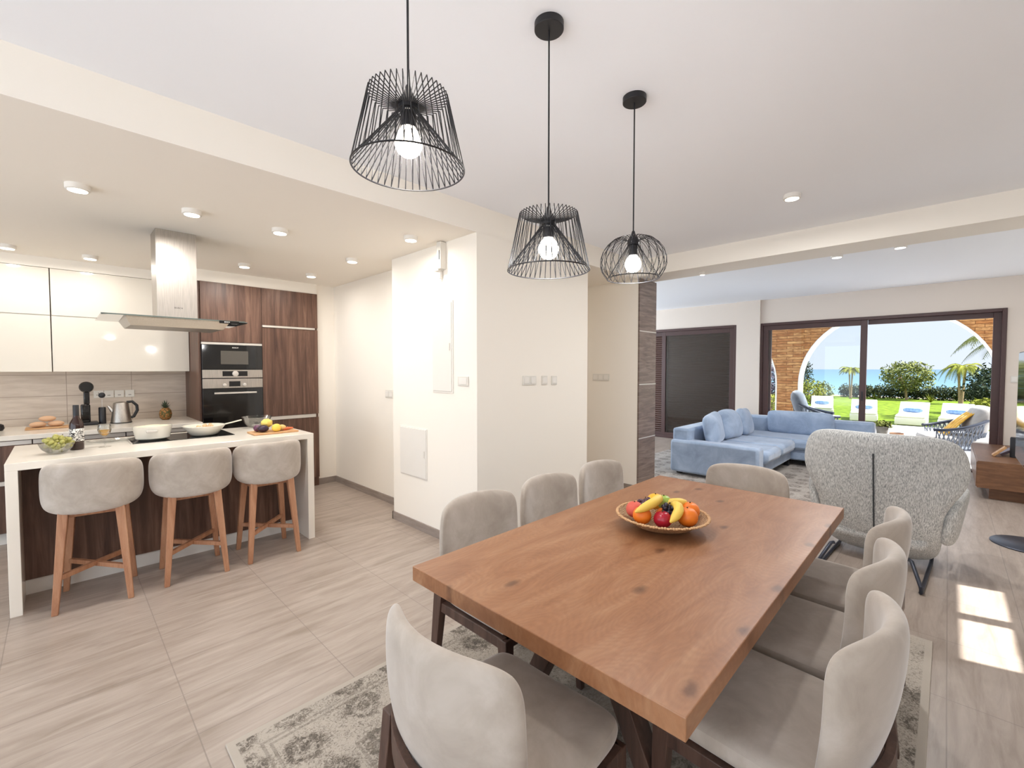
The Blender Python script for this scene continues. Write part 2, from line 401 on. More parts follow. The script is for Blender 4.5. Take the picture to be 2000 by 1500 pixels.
# ------------------------------------------------------------------ setting: shell
CZ, KZ = 2.709, 2.505
X0, Y0 = -3.5, -1.9
struct('floor', MB().box(X0, 9.06, Y0, 6.6, -.12, 0), M['floor'], smooth=0)
struct('ceiling', MB().box(X0, 4.95, Y0, 2.60, CZ, CZ + .15).box(4.95, 9.06, Y0, 6.6, CZ, CZ + .15), M['ceil'], smooth=0)
struct('trim_1', MB().box(X0, 4.75, 2.596, 6.6, KZ, CZ + .15), M['wall'], smooth=0)         # dropped kitchen ceiling and its step
struct('trim_2', MB().box(4.70, 5.12, -.95, 2.60, 2.52, CZ), M['wall'], smooth=0)          # beam across the dining / living boundary
struct('wall_partition', MB().prism([(2.26, 2.596), (3.73, 2.596), (3.73, 6.5), (2.495, 6.5), (2.495, 3.83), (2.26, 3.83)], 0, KZ + .001), M['wall'], smooth=0)
struct('wall_column', MB().box(4.77, 5.17, 2.605, 6.5, 0, CZ), M['wall'], smooth=0)
cl = MB().box(4.765, 5.175, 2.585, 2.605, 0, 2.515)
tc_ = struct('wall_cladding', cl, M['cladding'], smooth=0)
st = MB()
for z in (.635, 1.276, 1.905): st.box(4.765, 5.175, 2.583, 2.586, z - .006, z + .006)
st.build('metal_strip', M['alu'], tc_, smooth=0)
struct('wall_back', MB().box(X0, 3.0, 6.33, 6.45, 0, KZ), M['splash'], smooth=0)
struct('wall_back_return', MB().box(2.266, 2.497, 5.65, 6.33, 0, KZ), M['wall'], smooth=0)
struct('trim_3', MB().box(1.03, 2.266, 5.62, 6.33, 2.384, KZ).box(X0, 1.03, 6.06, 6.33, 2.41, KZ), M['wall'], smooth=0)   # bulkhead over the cupboards
struct('wall_corridor_end', MB().box(3.0, 5.35, 6.45, 6.6, 0, CZ).box(8.85, 9.1, 6.45, 6.6, 0, CZ).box(5.35, 8.85, 6.45, 6.6, 2.5, CZ).box(5.35, 8.85, 6.45, 6.6, 0, .3), M['wall'], smooth=0)  # unseen opening beside the living room, added to let sky light in
bbm = MB()
struct('baseboard_left', MB().box(2.266, 2.49, 5.638, 5.65, 0, .075), M['skirt'], smooth=0)
struct('baseboard_corridor', MB().box(2.483, 2.495, 3.83, 5.638, 0, .075), M['skirt'], smooth=0)
struct('baseboard_partition', MB().box(2.248, 2.26, 2.584, 3.842, 0, .075).box(2.26, 3.73, 2.584, 2.596, 0, .075).box(2.248, 2.49, 3.83, 3.842, 0, .075), M['skirt'], smooth=0)
struct('baseboard_column', MB().box(4.758, 4.77, 2.62, 6.4, 0, .075), M['skirt'], smooth=0)
# right wall with high window (dining), door opening added for light (behind camera), and the living room side
def wall_y(y0, y1, x0, x1, z1, holes):
    mb = MB(); xs = sorted({x0, x1} | {h[0] for h in holes} | {h[1] for h in holes})
    for a, b in zip(xs, xs[1:]):
        hs = [h for h in holes if h[0] <= a and h[1] >= b]; zs = 0
        for h in sorted(hs, key=lambda h: h[2]): 
            if h[2] > zs: mb.box(a, b, y0, y1, zs, h[2])
            zs = h[3]
        if zs < z1: mb.box(a, b, y0, y1, zs, z1)
    return mb
te = math.tan(SUN_EL); kk = math.hypot(1, .27)
def hz(y): return (y - Y0) * kk * te            # height on the wall that lands at floor y
def wx(x, y): return x + .27 * (y - Y0)
Wz0, Wz1 = hz(-.29), hz(-.055)
Wx0, Wx1, Wx2, Wx3 = wx(3.17, -.16), wx(3.68, -.16), wx(3.77, -.16), wx(4.26, -.16)
struct('wall_right', wall_y(Y0 - .03, Y0, X0, 5.0, CZ, [(Wx0, Wx1, Wz0, Wz1), (Wx2, Wx3, Wz0, Wz1), (-3.2, -1.7, .02, 2.35)]), M['wall'], smooth=0)
struct('wall_right_living', MB().box(5.0, 9.06, -1.05, -.95, 0, CZ).box(4.9, 5.0, Y0, -.95, 0, CZ), M['wall'], smooth=0)
struct('wall_behind', MB().box(X0 - .12, X0, Y0, -1.2, 0, CZ).box(X0 - .12, X0, 4.9, 6.5, 0, CZ).box(X0 - .12, X0, -1.2, 4.9, 2.4, CZ), M['wall'], smooth=0)  # wide unseen opening added in this wall to light the rooms
# far living-room wall with two openings
struct('wall_window', MB().box(9.0, 9.18, -1.05, -.55, 0, CZ).box(9.0, 9.18, -.55, 2.46, 2.28, CZ).box(8.94, 9.18, 2.46, 2.86, 0, CZ).box(9.0, 9.18, 2.86, 5.4, 2.29, CZ).box(9.0, 9.18, 5.4, 6.5, 0, CZ), M['wallbeige'], smooth=0)
# sliding window
def ring(mb, x0, x1, y0, y1, z0, z1, w, wb=None):
    wb = w if wb is None else wb
    mb.box(x0, x1, y0, y0 + w, z0, z1).box(x0, x1, y1 - w, y1, z0, z1).box(x0, x1, y0 + w, y1 - w, z1 - w, z1).box(x0, x1, y0 + w, y1 - w, z0, z0 + wb); return mb
w1 = ring(MB(), 8.98, 9.14, -.555, 2.465, 0, 2.285, .045, .03).build('window_1', M['frame'], None, bevel=.004, smooth=0); w1['kind'] = 'structure'
s1 = ring(MB(), 9.0, 9.04, .93, 2.42, .03, 2.24, .085).build('sliding_sash', M['frame'], w1, bevel=.004, smooth=0)
MB().box(9.018, 9.024, 1.0, 2.34, .11, 2.16).build('window_pane', M['glass'], s1, smooth=0)
s2 = ring(MB(), 9.06, 9.10, 2.3, 2.42, .03, 2.24, .05).build('sliding_sash', M['frame'], w1, bevel=.004, smooth=0)
MB().box(8.985, 9.0, .965, .985, .95, 1.10).build('window_lock', M['black'], w1, smooth=0)
MB().box(9.06, 9.10, -.512, -.43, .03, 2.24).box(9.06, 9.10, -.43, .93, 2.165, 2.24).build('sliding_sash', M['frame'], w1, bevel=.004, smooth=0)
# shuttered sliding door
w2 = ring(MB(), 8.98, 9.14, 2.865, 5.4, 0, 2.29, .05).build('window_2', M['frame'], None, bevel=.004, smooth=0); w2['kind'] = 'structure'
ring(MB(), 9.0, 9.04, 2.91, 4.36, .03, 2.24, .085).build('sliding_sash', M['frame'], w2, bevel=.004, smooth=0)
ring(MB(), 9.05, 9.08, 4.25, 5.38, .03, 2.24, .085).build('sliding_sash', M['frame'], w2, bevel=.004, smooth=0)
MB().box(9.018, 9.024, 2.99, 4.28, .11, 2.16).build('window_pane', glassy('shutter_pane', (.82, .80, .78, 1), 1.0), w2, smooth=0)
sl = MB()
for i in range(48):
    z = .06 + i * .0465; n = 5
    vs = [(9.112 - .016 * math.sin(PI * k / n), y, z + .043 * k / n) for y in (2.9, 5.38) for k in range(n + 1)]
    sl.add(vs, [(k, k + 1, n + 2 + k, n + 1 + k) for k in range(n)])
sl.build('roller_shutter', M['slat'], w2, smooth=60)
MB().box(9.115, 9.12, 2.9, 5.38, .03, 2.25).build('shutter_backing', M['slat'], w2, smooth=0)

# ------------------------------------------------------------------ outside
def ground_mat(name, stops, sc_=8, rough=.9, scale=(1, 1, 1), b_=.3):
    m, nt, b = newmat(name); f = noise(nt, coords(nt, scale), sc_, 8, .65, .2)
    nt.links.new(ramp(nt, f, stops), b.inputs['Base Color']); setb(b, rough=rough, spec=.2); bump(nt, b, f, b_, .02); return m
M['grass'] = ground_mat('lawn_grass', [(.35, '46580c'), (.5, '5f7410'), (.65, '748a1e')], 6)
M['paving'] = ground_mat('terrace_stone', [(.3, 'c6c6c8'), (.7, 'd8d8da')], 3, .5, b_=.05)
M['sand'] = ground_mat('garden_gravel', [(.35, '9a8b78'), (.65, 'b5a998')], 30)
M['leaf'] = ground_mat('leaf_green', [(.3, '414a22'), (.5, '6a7038'), (.7, '8f9060')], 3)
M['leafdark'] = ground_mat('leaf_dark', [(.3, '1c2618'), (.5, '303c28'), (.7, '4a5142')], 3)
M['leafpurple'] = ground_mat('leaf_plum', [(.3, '332d36'), (.5, '4c4450'), (.7, '686270')], 3)
M['leafyellow'] = ground_mat('leaf_yellow', [(.3, '5c6620'), (.5, '7c802e'), (.7, '9a9448')], 3)
M['leafred'] = ground_mat('leaf_red', [(.3, '8c2c1c'), (.6, 'c04a30')], 3)
M['hedge'] = ground_mat('hedge_leaf', [(.3, '28301c'), (.5, '40482c'), (.7, '636548')], 3)
M['trunk'] = ground_mat('palm_trunk', [(.3, '8a705a'), (.7, 'b49a80')], 20)
def stone_clad():
    m, nt, b = newmat('split_stone')
    br = nt.nodes.new('ShaderNodeTexBrick'); br.offset = .37
    _tc = nt.nodes.new('ShaderNodeTexCoord'); _sp = nt.nodes.new('ShaderNodeSeparateXYZ'); _cb = nt.nodes.new('ShaderNodeCombineXYZ')
    nt.links.new(_tc.outputs['Object'], _sp.inputs[0]); nt.links.new(_sp.outputs[1], _cb.inputs[0]); nt.links.new(_sp.outputs[2], _cb.inputs[1]); nt.links.new(_cb.outputs[0], br.inputs['Vector'])
    br.inputs['Scale'].default_value = 1; br.inputs['Brick Width'].default_value = .34; br.inputs['Row Height'].default_value = .062
    br.inputs['Mortar Size'].default_value = .006; br.inputs['Mortar Smooth'].default_value = .6; br.inputs['Bias'].default_value = 0
    br.inputs['Color1'].default_value = lin('b57a48'); br.inputs['Color2'].default_value = lin('d9a76c'); br.inputs['Mortar'].default_value = lin('6e4a2e')
    f = noise(nt, coords(nt, (1, 3, 14)), 2.2, 6, .7, .5)
    c = mixc(nt, ramp(nt, f, [(.38, (0, 0, 0, 1)), (.62, (.85, .85, .85, 1))]), br.outputs['Color'], '80502c')
    nt.links.new(c, b.inputs['Base Color']); setb(b, rough=.9, spec=.2)
    bump(nt, b, math_(nt, 'SUBTRACT', f, br.outputs['Fac']), .6, .02); return m
M['stoneclad'] = stone_clad()
def sea_mat():
    m, nt, b = newmat('sea_water'); tc = nt.nodes.new('ShaderNodeTexCoord'); sp = nt.nodes.new('ShaderNodeSeparateXYZ'); nt.links.new(tc.outputs['Object'], sp.inputs[0])
    d = math_(nt, 'DIVIDE', 60.0, math_(nt, 'ADD', sp.outputs[0], 1))
    c = ramp(nt, d, [(0, '38566c'), (.25, '44687a'), (.6, '567a84'), (1.0, '768c8e')])
    f = noise(nt, coords(nt, (.05, .012, 1)), 5, 6, .6)
    c = mixc(nt, math_(nt, 'MULTIPLY', f, .35), c, '3b6f88'); nt.links.new(c, b.inputs['Base Color']); setb(b, rough=.35, spec=.25)
    bump(nt, b, noise(nt, coords(nt, (.4, .1, 1)), 6, 4), .3, .2); return m
struct('terrace', MB().box(9.06, 15.4, -8, 14, -.14, -.02), M['paving'], smooth=0)
struct('terrace_side', MB().box(-9, 9.06, -9, Y0 - .1, -.16, -.04).box(-9, X0 - .12, Y0, 12, -.16, -.04), M['paving'], smooth=0)
tag(MB().box(15.4, 31.5, -10, 22, -.2, -.1).build('lawn', M['grass'], None, smooth=0), kind='structure')
struct('garden_bed', MB().box(31.5, 33, -30, 60, -.3, -.11).prism([(14.9, 6.5), (17, 5.0), (24, 6.0), (31.5, 7.2), (31.5, 22), (14.9, 22)], -.12, -.085), M['sand'], smooth=0)
struct('sea', MB().box(33, 3500, -2500, 3500, -2.2, -2.0), sea_mat(), smooth=0)
# terrace roof and arcade
ARX0, ARX1, ACY, ACZ, AR = 12.0, 12.35, .88, 1.11, 1.6
def arch_wall(y0, y1, centres, ztop):
    mb = MB(); mb2 = MB()
    ys = [y0]
    for c in centres: ys += [c - AR, c + AR]
    ys.append(y1)
    for i in range(0, len(ys), 2):
        if ys[i + 1] - ys[i] > .01: mb.box(ARX0, ARX1, ys[i], ys[i + 1], -.05, ztop)
    for c in centres:
        n = 28
        for i in range(n):
            a0, a1 = PI * i / n, PI * (i + 1) / n
            p0 = (c + AR * math.cos(a0), ACZ + AR * math.sin(a0)); p1 = (c + AR * math.cos(a1), ACZ + AR * math.sin(a1))
            vs = [(x, p[0], z) for x in (ARX0, ARX1) for p, z in ((p0, p0[1]), (p1, p1[1]), (p1, ztop), (p0, ztop))]
            mb.add(vs, [(0, 1, 2, 3), (7, 6, 5, 4), (0, 4, 5, 1), (3, 2, 6, 7)])
            r2 = AR - .03; q0 = (c + r2 * math.cos(a0), ACZ + r2 * math.sin(a0)); q1 = (c + r2 * math.cos(a1), ACZ + r2 * math.sin(a1))
            vs = [(x, *p) for x in (ARX0 - .012, ARX1 + .012) for p in (p0, p1, q1, q0)]
            mb2.add(vs, [(0, 1, 2, 3), (7, 6, 5, 4), (0, 4, 5, 1), (3, 2, 6, 7)])
        for sgn in (-1, 1):
            a = c + sgn * AR; b2 = c + sgn * (AR - .03); mb2.box(ARX0 - .012, ARX1 + .012, min(a, b2), max(a, b2), -.02, ACZ)
    return mb, mb2
aw, at = arch_wall(-3.6, 8.6, [-2.75 + .0, .88, 4.51], 3.0)
aw, at = arch_wall(-6.9, 8.6, [-4.65 + 1.9 - .0, .88, 4.51], 3.0)
aa = struct('wall_arcade', aw, M['stoneclad'], smooth=0)
at.build('arch_reveal', M['white'], aa, smooth=30)

def leaves(mb, cx, cy, cz, rx, ry, rz, n, s, seed=0, fill=.55):
    rnd = random.Random(seed)
    for _ in range(n):
        while True:
            d = Vector((rnd.uniform(-1, 1), rnd.uniform(-1, 1), rnd.uniform(-1, 1)))
            if .05 < d.length < 1: break
        d.normalize(); k = rnd.uniform(fill, 1) * (1 + .18 * math.sin(d.x * 5 + seed) * math.cos(d.z * 6))
        c = Vector((cx + d.x * rx * k, cy + d.y * ry * k, cz + d.z * rz * k))
        a = Vector((rnd.uniform(-1, 1), rnd.uniform(-1, 1), rnd.uniform(-1, 1))).normalized(); b = a.orthogonal().normalized()
        ss = s * rnd.uniform(.6, 1.3)
        mb.add([c + a * ss, c + b * ss * .45, c - a * ss, c - b * ss * .45], [(0, 1, 2, 3)])
    return mb
def bush(name, label, cat, x, y, z0, w, h, mat, n=900, s=.07, trunk=0, group=None, d=None, seed=1):
    t = thing(name, label, cat, (x, y, z0), 0, group)
    mb = MB(); leaves(mb, 0, 0, trunk + (h - trunk) / 2, (d or w) / 2, w / 2, (h - trunk) / 2, n, s, seed)
    mb.build('foliage', mat, t, smooth=0)
    tk = MB(); rnd = random.Random(seed)
    for i in range(4):
        a = rnd.uniform(0, 6.28); tk.tube([(0, 0, -.02), (.05 * math.cos(a), .05 * math.sin(a), h * .3), (w * .22 * math.cos(a), w * .22 * math.sin(a), h * .62)], .02, 6, radii=[w * .03, w * .02, w * .01])
    tk.build('trunk', M['trunk'], t)
    return t
def frond(mb, base, az, length, rise, droop, n=16, lw=.18):
    pts = []; b = Vector(base); h = Vector((math.cos(az), math.sin(az), 0))
    for i in range(n + 1):
        t = i / n; pts.append(b + h * length * t * (1 - .18 * t) + Vector((0, 0, rise * math.sin(t * PI * .55) - droop * t * t)))
    mb.tube(pts, .01, 4, radii=[.018 * (1 - .8 * i / n) for i in range(n + 1)])
    side = Vector((-h.y, h.x, 0))
    for i in range(2, n + 1):
        t = i / n; L = lw * math.sin(PI * min(1, t * .85 + .12)) + .04; tg = (pts[i] - pts[i - 1]).normalized()
        for sg in (-1, 1):
            for k in (0, .5):
                p = pts[i - 1].lerp(pts[i], k); tip = p + side * sg * L * .8 + tg * L * .75 - Vector((0, 0, L * .45))
                w_ = tg * .014
                mb.add([p - w_, p + w_, tip], [(0, 1, 2)])
def palm(name, label, x, y, z0, h, fl, nfr, mat, trunks=((0, 0),), seed=3, rise=.3, droop=.6, lw=.18, tr=.06):
    t = thing(name, label, 'palm tree', (x, y, z0)); rnd = random.Random(seed)
    for dx, dy in trunks:
        tk = MB(); pts = [(dx * .2, dy * .2, -.03), (dx * .6, dy * .6, h * .5), (dx, dy, h)]
        tk.tube(pts, tr, 10, radii=[tr * 1.15, tr * .9, tr]); tk.build('trunk', M['trunk'], t)
        mb = MB()
        for i in range(nfr): frond(mb, (dx, dy, h), 2 * PI * i / nfr + rnd.uniform(-.2, .2), fl * rnd.uniform(.85, 1.1), rise * rnd.uniform(.5, 1.4), droop * rnd.uniform(.7, 1.3), lw=lw)
        mb.build('crown', mat, t, smooth=0)
    return t
bush('garden_tree', 'wide loose green tree in the middle of the garden against the sea', 'tree', 29.5, 1.45, -.1, 2.05, 2.0, M['leaf'], 2600, .075, .42, seed=4)
palm('small_palm', 'small palm left of the window mullion with sparse flat crown', 29, 3.62, -.1, 1.55, .62, 11, M['leafyellow'], ((0, -.06), (0, .08)), 5, .18, .35, .12, .035)
palm('drooping_palm', 'twin-trunk yellowish palm right of the wide green tree', 27.5, -.42, -.1, 1.62, .85, 13, M['leafyellow'], ((0, .1), (0, -.12)), 8, .30, .70, .16, .05)
palm('tall_palm', 'large green feather palm partly behind the right side of the arch', 19.5, -1.55, -.1, 2.30, 1.75, 26, M['leaf'], ((0, 0),), 11, .75, 1.0, .42, .12)
bush('round_shrub', 'dark plum-leaved round shrub under the big palm at right', 'shrub', 22, -1.15, -.1, 1.5, 1.75, M['leafdark'], 1800, .07, .12, seed=6)
bush('low_shrub', 'pale green low shrub in front of the dark round one', 'shrub', 21, -1.0, -.1, 1.1, .62, M['leafyellow'], 600, .07, seed=9)
bush('conifer', 'dark pointed conifer at the left edge of the arch opening', 'tree', 24.5, 4.95, -.1, .95, 2.15, M['leafdark'], 1500, .06, .05, seed=12)
bush('flower_bush', 'red flowering bush beside the left arch post', 'bush', 22, 4.75, -.1, .5, 1.15, M['leafred'], 500, .05, seed=13)
bush('yellow_bush', 'yellow-green bush below the dark conifer', 'bush', 23.5, 4.35, -.1, 1.15, 1.05, M['leafyellow'], 900, .06, seed=14)
bush('grey_bush', 'pale grey-green bush right of the yellow-green one', 'bush', 26, 4.3, -.1, .95, .95, M['leaf'], 600, .06, seed=15)
bush('plum_bush', 'tall plum-leaved bush seen left of the stone pillar', 'bush', 19, 4.95, -.1, 1.5, 2.0, M['leafpurple'], 1500, .07, .15, seed=16)
bush('lime_bush', 'lime green bush low behind the stone pillar at left', 'bush', 17.2, 4.35, -.1, 1.2, .75, M['leafyellow'], 700, .06, seed=17)
hm = MB()
for i in range(14): leaves(hm, 30.6 + .1 * math.sin(i), -2.2 + i * .48, .22, .35, .36, .42, 700, .06, 40 + i, .3)
tag(hm.build('hedge', M['hedge'], None, smooth=0), 'clipped dark hedge along the far edge of the lawn', 'hedge')
def spiky(x, y, label, seed):
    mb = MB(); rnd = random.Random(seed)
    for i in range(34):
        a = rnd.uniform(0, 6.28); l = rnd.uniform(.3, .5); e = rnd.uniform(.4, 1.3); d = Vector((math.cos(a) * math.cos(e), math.sin(a) * math.cos(e), math.sin(e)))
        s_ = Vector((-math.sin(a), math.cos(a), 0)) * .018
        mb.add([s_, -s_, d * l], [(0, 1, 2)])
    o = mb.build('spiky_plant', M['leafyellow'], None, smooth=0); o.location = (x, y, -.1); tag(o, label, 'plant', 'spiky plants before the hedge')
spiky(29.2, 2.65, 'spiky yellow-green plant at the foot of the hedge, right of the mullion', 1)
spiky(28.6, .55, 'spiky yellow-green plant before the hedge, right of the wide tree trunk', 2)

# white sun loungers on the lawn
def make_lounger():
    t = thing('sun_lounger', 'white sun lounger on the lawn, second from the right, seen end-on', 'sun lounger', (0, 0, 0), 0, 'white loungers on the lawn')
    MB().box(0, 1.15, -.32, .32, .05, .24).build('base', M['white'], t, bevel=.015)
    MB().box(.0, 1.12, -.31, .31, .24, .31).build('mattress', M['white'], t, bevel=.03)
    b = MB().box(0, .62, -.32, .32, 0, .07, T(1.05, 0, .24) @ Ry(-.50)); b.build('backrest', M['white'], t, bevel=.02)
    for x in (.04, 1.6):
        for y in (-.28, .28): MB().box(x, x + .03, y - .015, y + .015, 0, .08 if x < 1 else .3).build('leg', M['alu'], t, smooth=0)
    MB().box(1.1, 1.64, -.3, .3, .2, .25).build('rear_frame', M['white'], t, bevel=.01)
    return t
lg = make_lounger()
lounger_spots = [((15.95, .70, -.1), -.02, None), ((16.3, 1.72, -.1), .10, 'white sun lounger on the lawn just right of the mullion, turned slightly'),
                 ((17.6, 2.95, -.1), .16, 'white sun lounger on the lawn seen through the left pane'), ((16.0, -.15, -.1), -.05, 'white sun lounger on the lawn behind the rattan chair with the throw')]
pil_l = ['blue pillow on the second lounger from the right', 'blue pillow on the lounger right of the mullion', 'blue pillow on the lounger seen through the left pane', 'blue pillow on the lounger behind the mustard throw']
pm = None
for i, (l, r, lab) in enumerate(lounger_spots):
    if i == 0: lg.location = l; lg.rotation_euler = (0, 0, r)
    else: dup(lg, l, r, lab)
    if pm is None:
        pm = MB().pillow(.42, .17, .10, 3.5, 3, 8).build('outdoor_pillow', M['bluepillow'], None); p = pm
    else: p = pm.copy(); COL.objects.link(p)
    c, s_ = math.cos(r), math.sin(r); dx = .78
    p.location = (l[0] + dx * c, l[1] + dx * s_, l[2] + .40); p.rotation_euler = (-.9, 0, r - PI / 2 + PI)
    tag(p, pil_l[i], 'pillow', 'blue pillows on the loungers')

# terrace rattan chairs (rope tub chairs)
def make_tub(label):
    t = thing('rope_armchair', label, 'armchair', (0, 0, 0), 0)
    def rim(a):   # a 0..1 along U from front-left round the back to front-right
        th = PI * (-.22) + PI * 1.44 * a
        x = -.40 * math.cos(th); y = -.36 * math.sin(th) + .05
        hgt = .46 + .20 * math.sin(PI * a) ** 2
        return Vector((x, y, hgt))
    def base(a):
        p = rim(a); return Vector((p.x * .78, p.y * .8 + .02, .20))
    MB().tube([rim(i / 24) for i in range(25)], .022, 8).build('rim', M['darkmetal'], t)
    MB().tube([base(i / 24) for i in range(25)], .013, 8).build('base_rail', M['darkmetal'], t)
    rp = MB(); n = 34
    for i in range(n):
        for sg in (-1, 1):
            a0 = i / n + .5 / n; a1 = min(1, max(0, a0 + sg * 1.6 / n)); rp.tube([rim(a0), base(a1)], .007, 5)
    rp.build('rope_weave', M['greycush'], t)
    MB().box(-.30, .30, -.30, .36, .24, .37).build('seat_cushion', M['palegrey'], t, bevel=.05)
    MB().pillow(.56, .42, .20, 4, 4, 10, mtx=T(0, -.20, .60) @ Rx(.30)).build('back_cushion', M['palegrey'], t)
    for x in (-.28, .28):
        for y in (-.26, .32): MB().tube([(x, y, .20), (x * 1.12, y * 1.1, 0)], .012, 8).build('leg', M['darkmetal'], t)
    return t
tb = make_tub('dark rope armchair with mustard throw on the terrace at right'); tb.location = (10.15, -.12, -.02); tb.rotation_euler = (0, 0, math.radians(12)); tb.scale = (1.22, 1.22, 1.12)
tb2 = dup(tb, (10.2, 1.82, -.02), math.radians(195), 'dark rope armchair on the terrace half hidden by the blue sofa')
tb2.scale = (1.22, 1.22, 1.32)
for ch in tb2.children:
    if ch.name.startswith('back_cushion') or ch.name.startswith('seat_cushion'):
        ch.data = ch.data.copy(); ch.data.materials.clear(); ch.data.materials.append(M['greycush'])
def throwf(u, v):
    th = -.5 + v * 1.0
    return (.02 + (u - .5) * .34 + .04 * v, -.38 + .60 * v, .70 + .10 * math.sin(PI * min(1, v * 1.3)) - .42 * v ** 1.5 + .012 * math.sin(u * 22 + v * 5))
tw = MB().sheet(throwf, 16, 16).build('throw_blanket', M['throw'], None, solid=.012); tw.location = (10.15, -.12, -.02); tw.rotation_euler = (0, 0, math.radians(12)); tw.scale = (1.22, 1.22, 1.12)
tag(tw, 'mustard throw draped over the right rope armchair', 'throw blanket')
ct = thing('terrace_table', 'low pale table on the terrace between the rope armchairs', 'table', (10.1, .86, -.02))
MB().box(-.42, .42, -.38, .38, .30, .33).build('table_top', M['white'], ct, bevel=.005)
for x in (-.38, .38):
    for y in (-.34, .34): MB().box(x - .015, x + .015, y - .015, y + .015, 0, .30).build('leg', M['darkmetal'], ct, smooth=0)
pp = thing('plant_pot', 'grey pot of small green leaves on the terrace table', 'potted plant', (10.05, .80, .31))
MB().lathe([(.055, 0), (.075, .02), (.09, .14), (.085, .15), (.078, .145), (.07, .06), (0.001, .05)], 20).build('pot', plain('pot_grey', '6c6a66', .7), pp)
leaves(MB(), 0, 0, .18, .13, .13, .07, 260, .035, 5, .2).build('foliage', M['leaf'], pp, smooth=0)
bw = MB().lathe([(.04, 0), (.09, .03), (.10, .065), (.094, .065), (.084, .035), (.001, .012)], 20).build('shell_bowl', plain('brown_bowl', '8e6a50', .5), None)
bw.location = (9.92, .60, .31); tag(bw, 'small brown bowl beside the plant pot on the terrace table', 'bowl')

# ------------------------------------------------------------------ living room
struct('living_rug', MB().box(5.55, 8.85, .35, 3.55, 0, .012), rug_mat('living_rug_weave', 1.65, 1.6, 7.2, 1.95, ['a8a098', '8f877f', '786f68', '5d5650'], 3.0, False), smooth=0)
o_ = bpy.data.objects['living_rug']; del o_['kind']; tag(o_, 'large mottled grey rug under the pale blue corner sofa', 'rug')
sf = thing('corner_sofa', 'pale blue velvet L-shaped corner sofa facing the TV', 'sofa', (0, 0, 0))
MB().box(6.0, 8.62, 1.66, 2.62, .10, .27).box(7.66, 8.62, .82, 1.70, .10, .27).build('base', M['blue'], sf, bevel=.02)
MB().box(5.93, 6.16, 1.62, 2.74, .045, .485).build('armrest', M['blue'], sf, bevel=.035)
MB().box(6.0, 8.62, 2.50, 2.74, .09, .64).build('back', M['blue'], sf, bevel=.035)
MB().box(8.42, 8.66, .76, 2.74, .09, .655).build('back', M['blue'], sf, bevel=.035)
MB().box(6.17, 6.84, 1.58, 2.45, .25, .415).build('seat_cushion', M['blue'], sf, bevel=.055)
MB().box(6.85, 7.60, 1.58, 2.45, .25, .415).build('seat_cushion', M['blue'], sf, bevel=.055)
MB().box(7.61, 8.36, .84, 2.45, .25, .415).build('seat_cushion', M['blue'], sf, bevel=.055)
for x, y in ((6.05, 1.70), (6.05, 2.65), (7.72, .90), (8.55, .84), (7.62, 1.70), (8.55, 2.66)):
    MB().box(x - .03, x + .03, y - .03, y + .03, .013, .11).build('leg', M['black'], sf, smooth=0)
def wrinkle(sd):
    def f(p): return (p[0] + .012 * math.sin(p[2] * 14 + sd), p[1] + .012 * math.sin(p[0] * 13 + sd) * math.cos(p[2] * 11), p[2] + .02 * math.sin(p[0] * 5 + sd))
    return f
for i, (x, lab) in enumerate(((6.46, 'pale blue back cushion on the corner sofa, nearest the armrest'), (7.12, 'pale blue back cushion, the middle one along the sofa side'), (7.78, 'pale blue back cushion, the one tucked in the sofa corner'))):
    tag(MB().pillow(.64, .44, .20, 5.5, 2.6, 14, wrinkle(i * 2), T(x, 2.345, .615) @ Rz((.10, -.05, .12)[i]) @ Rx(-.24)).build('sofa_cushion', M['blue'], None), lab, 'cushion', 'back cushions along the long side of the sofa')
tag(MB().pillow(.92, .38, .16, 8, 6, 14, None, T(8.30, 1.68, .59) @ Rz(PI / 2) @ Rx(-.14)).build('sofa_cushion', M['blue'], None), 'long blue cushion across the far side of the corner sofa', 'cushion')
cf = thing('tv_cabinet', 'low floating-look brown wooden TV cabinet below the right window edge', 'cabinet', (0, 0, 0))
MB().box(7.2, 8.92, -.93, -.26, .13, .43).build('body', M['tvwood'], cf, bevel=.003, smooth=0)
MB().box(7.3, 8.88, -.93, -.36, 0, .13).build('plinth', M['tvwood'], cf, smooth=0)
for i in range(3): MB().box(7.22 + i * .565, 7.22 + i * .565 + .555, -.262, -.252, .14, .415).build('drawer_front', M['tvwood'], cf, smooth=0)
bk1 = MB().box(-.05, .05, -.012, .012, 0, .15, Rx(.75)).build('picture_frame', M['oiled'], None, bevel=.002); bk1.location = (7.72, -.40, .438)
tag(bk1, 'small pale wooden frame leaning on the TV cabinet', 'picture frame')
bk2 = MB().box(-.10, .10, -.014, .014, 0, .36, Rx(.95)).build('picture_frame', plain('frame_mauve', '6b5a63', .4), None, bevel=.002); bk2.location = (7.90, -.47, .440)
tag(bk2, 'dark framed picture leaning back on the TV cabinet', 'picture frame')
spk = thing('smart_speaker', 'black cylinder speaker standing on the TV cabinet', 'speaker', (7.75, -.575, .43))
MB().lathe([(.036, 0), (.04, .01), (.04, .225), (.036, .235)], 24).build('body', plain('speaker_cloth', '26262b', .8), spk)
MB().lathe([(.034, .235), (.034, .238)], 24).build('control_ring', M['blackgloss'], spk)
tv = thing('television', 'large television on a round-based floor stand at the right edge', 'television', (5.62, -.50, 0))
MB().box(-.86, .88, -.02, .012, .60, 1.62).build('bezel', M['black'], tv, bevel=.004)
MB().box(-.85, .87, .012, .016, .615, 1.61).build('screen', M['blackgloss'], tv, smooth=0)
MB().lathe([(.03, .01), (.03, 1.0)], 16, T(0, -.06, 0)).build('pole', M['darkmetal'], tv)
MB().box(-.2, .2, -.06, -.02, .9, 1.1).build('bracket', M['darkmetal'], tv)
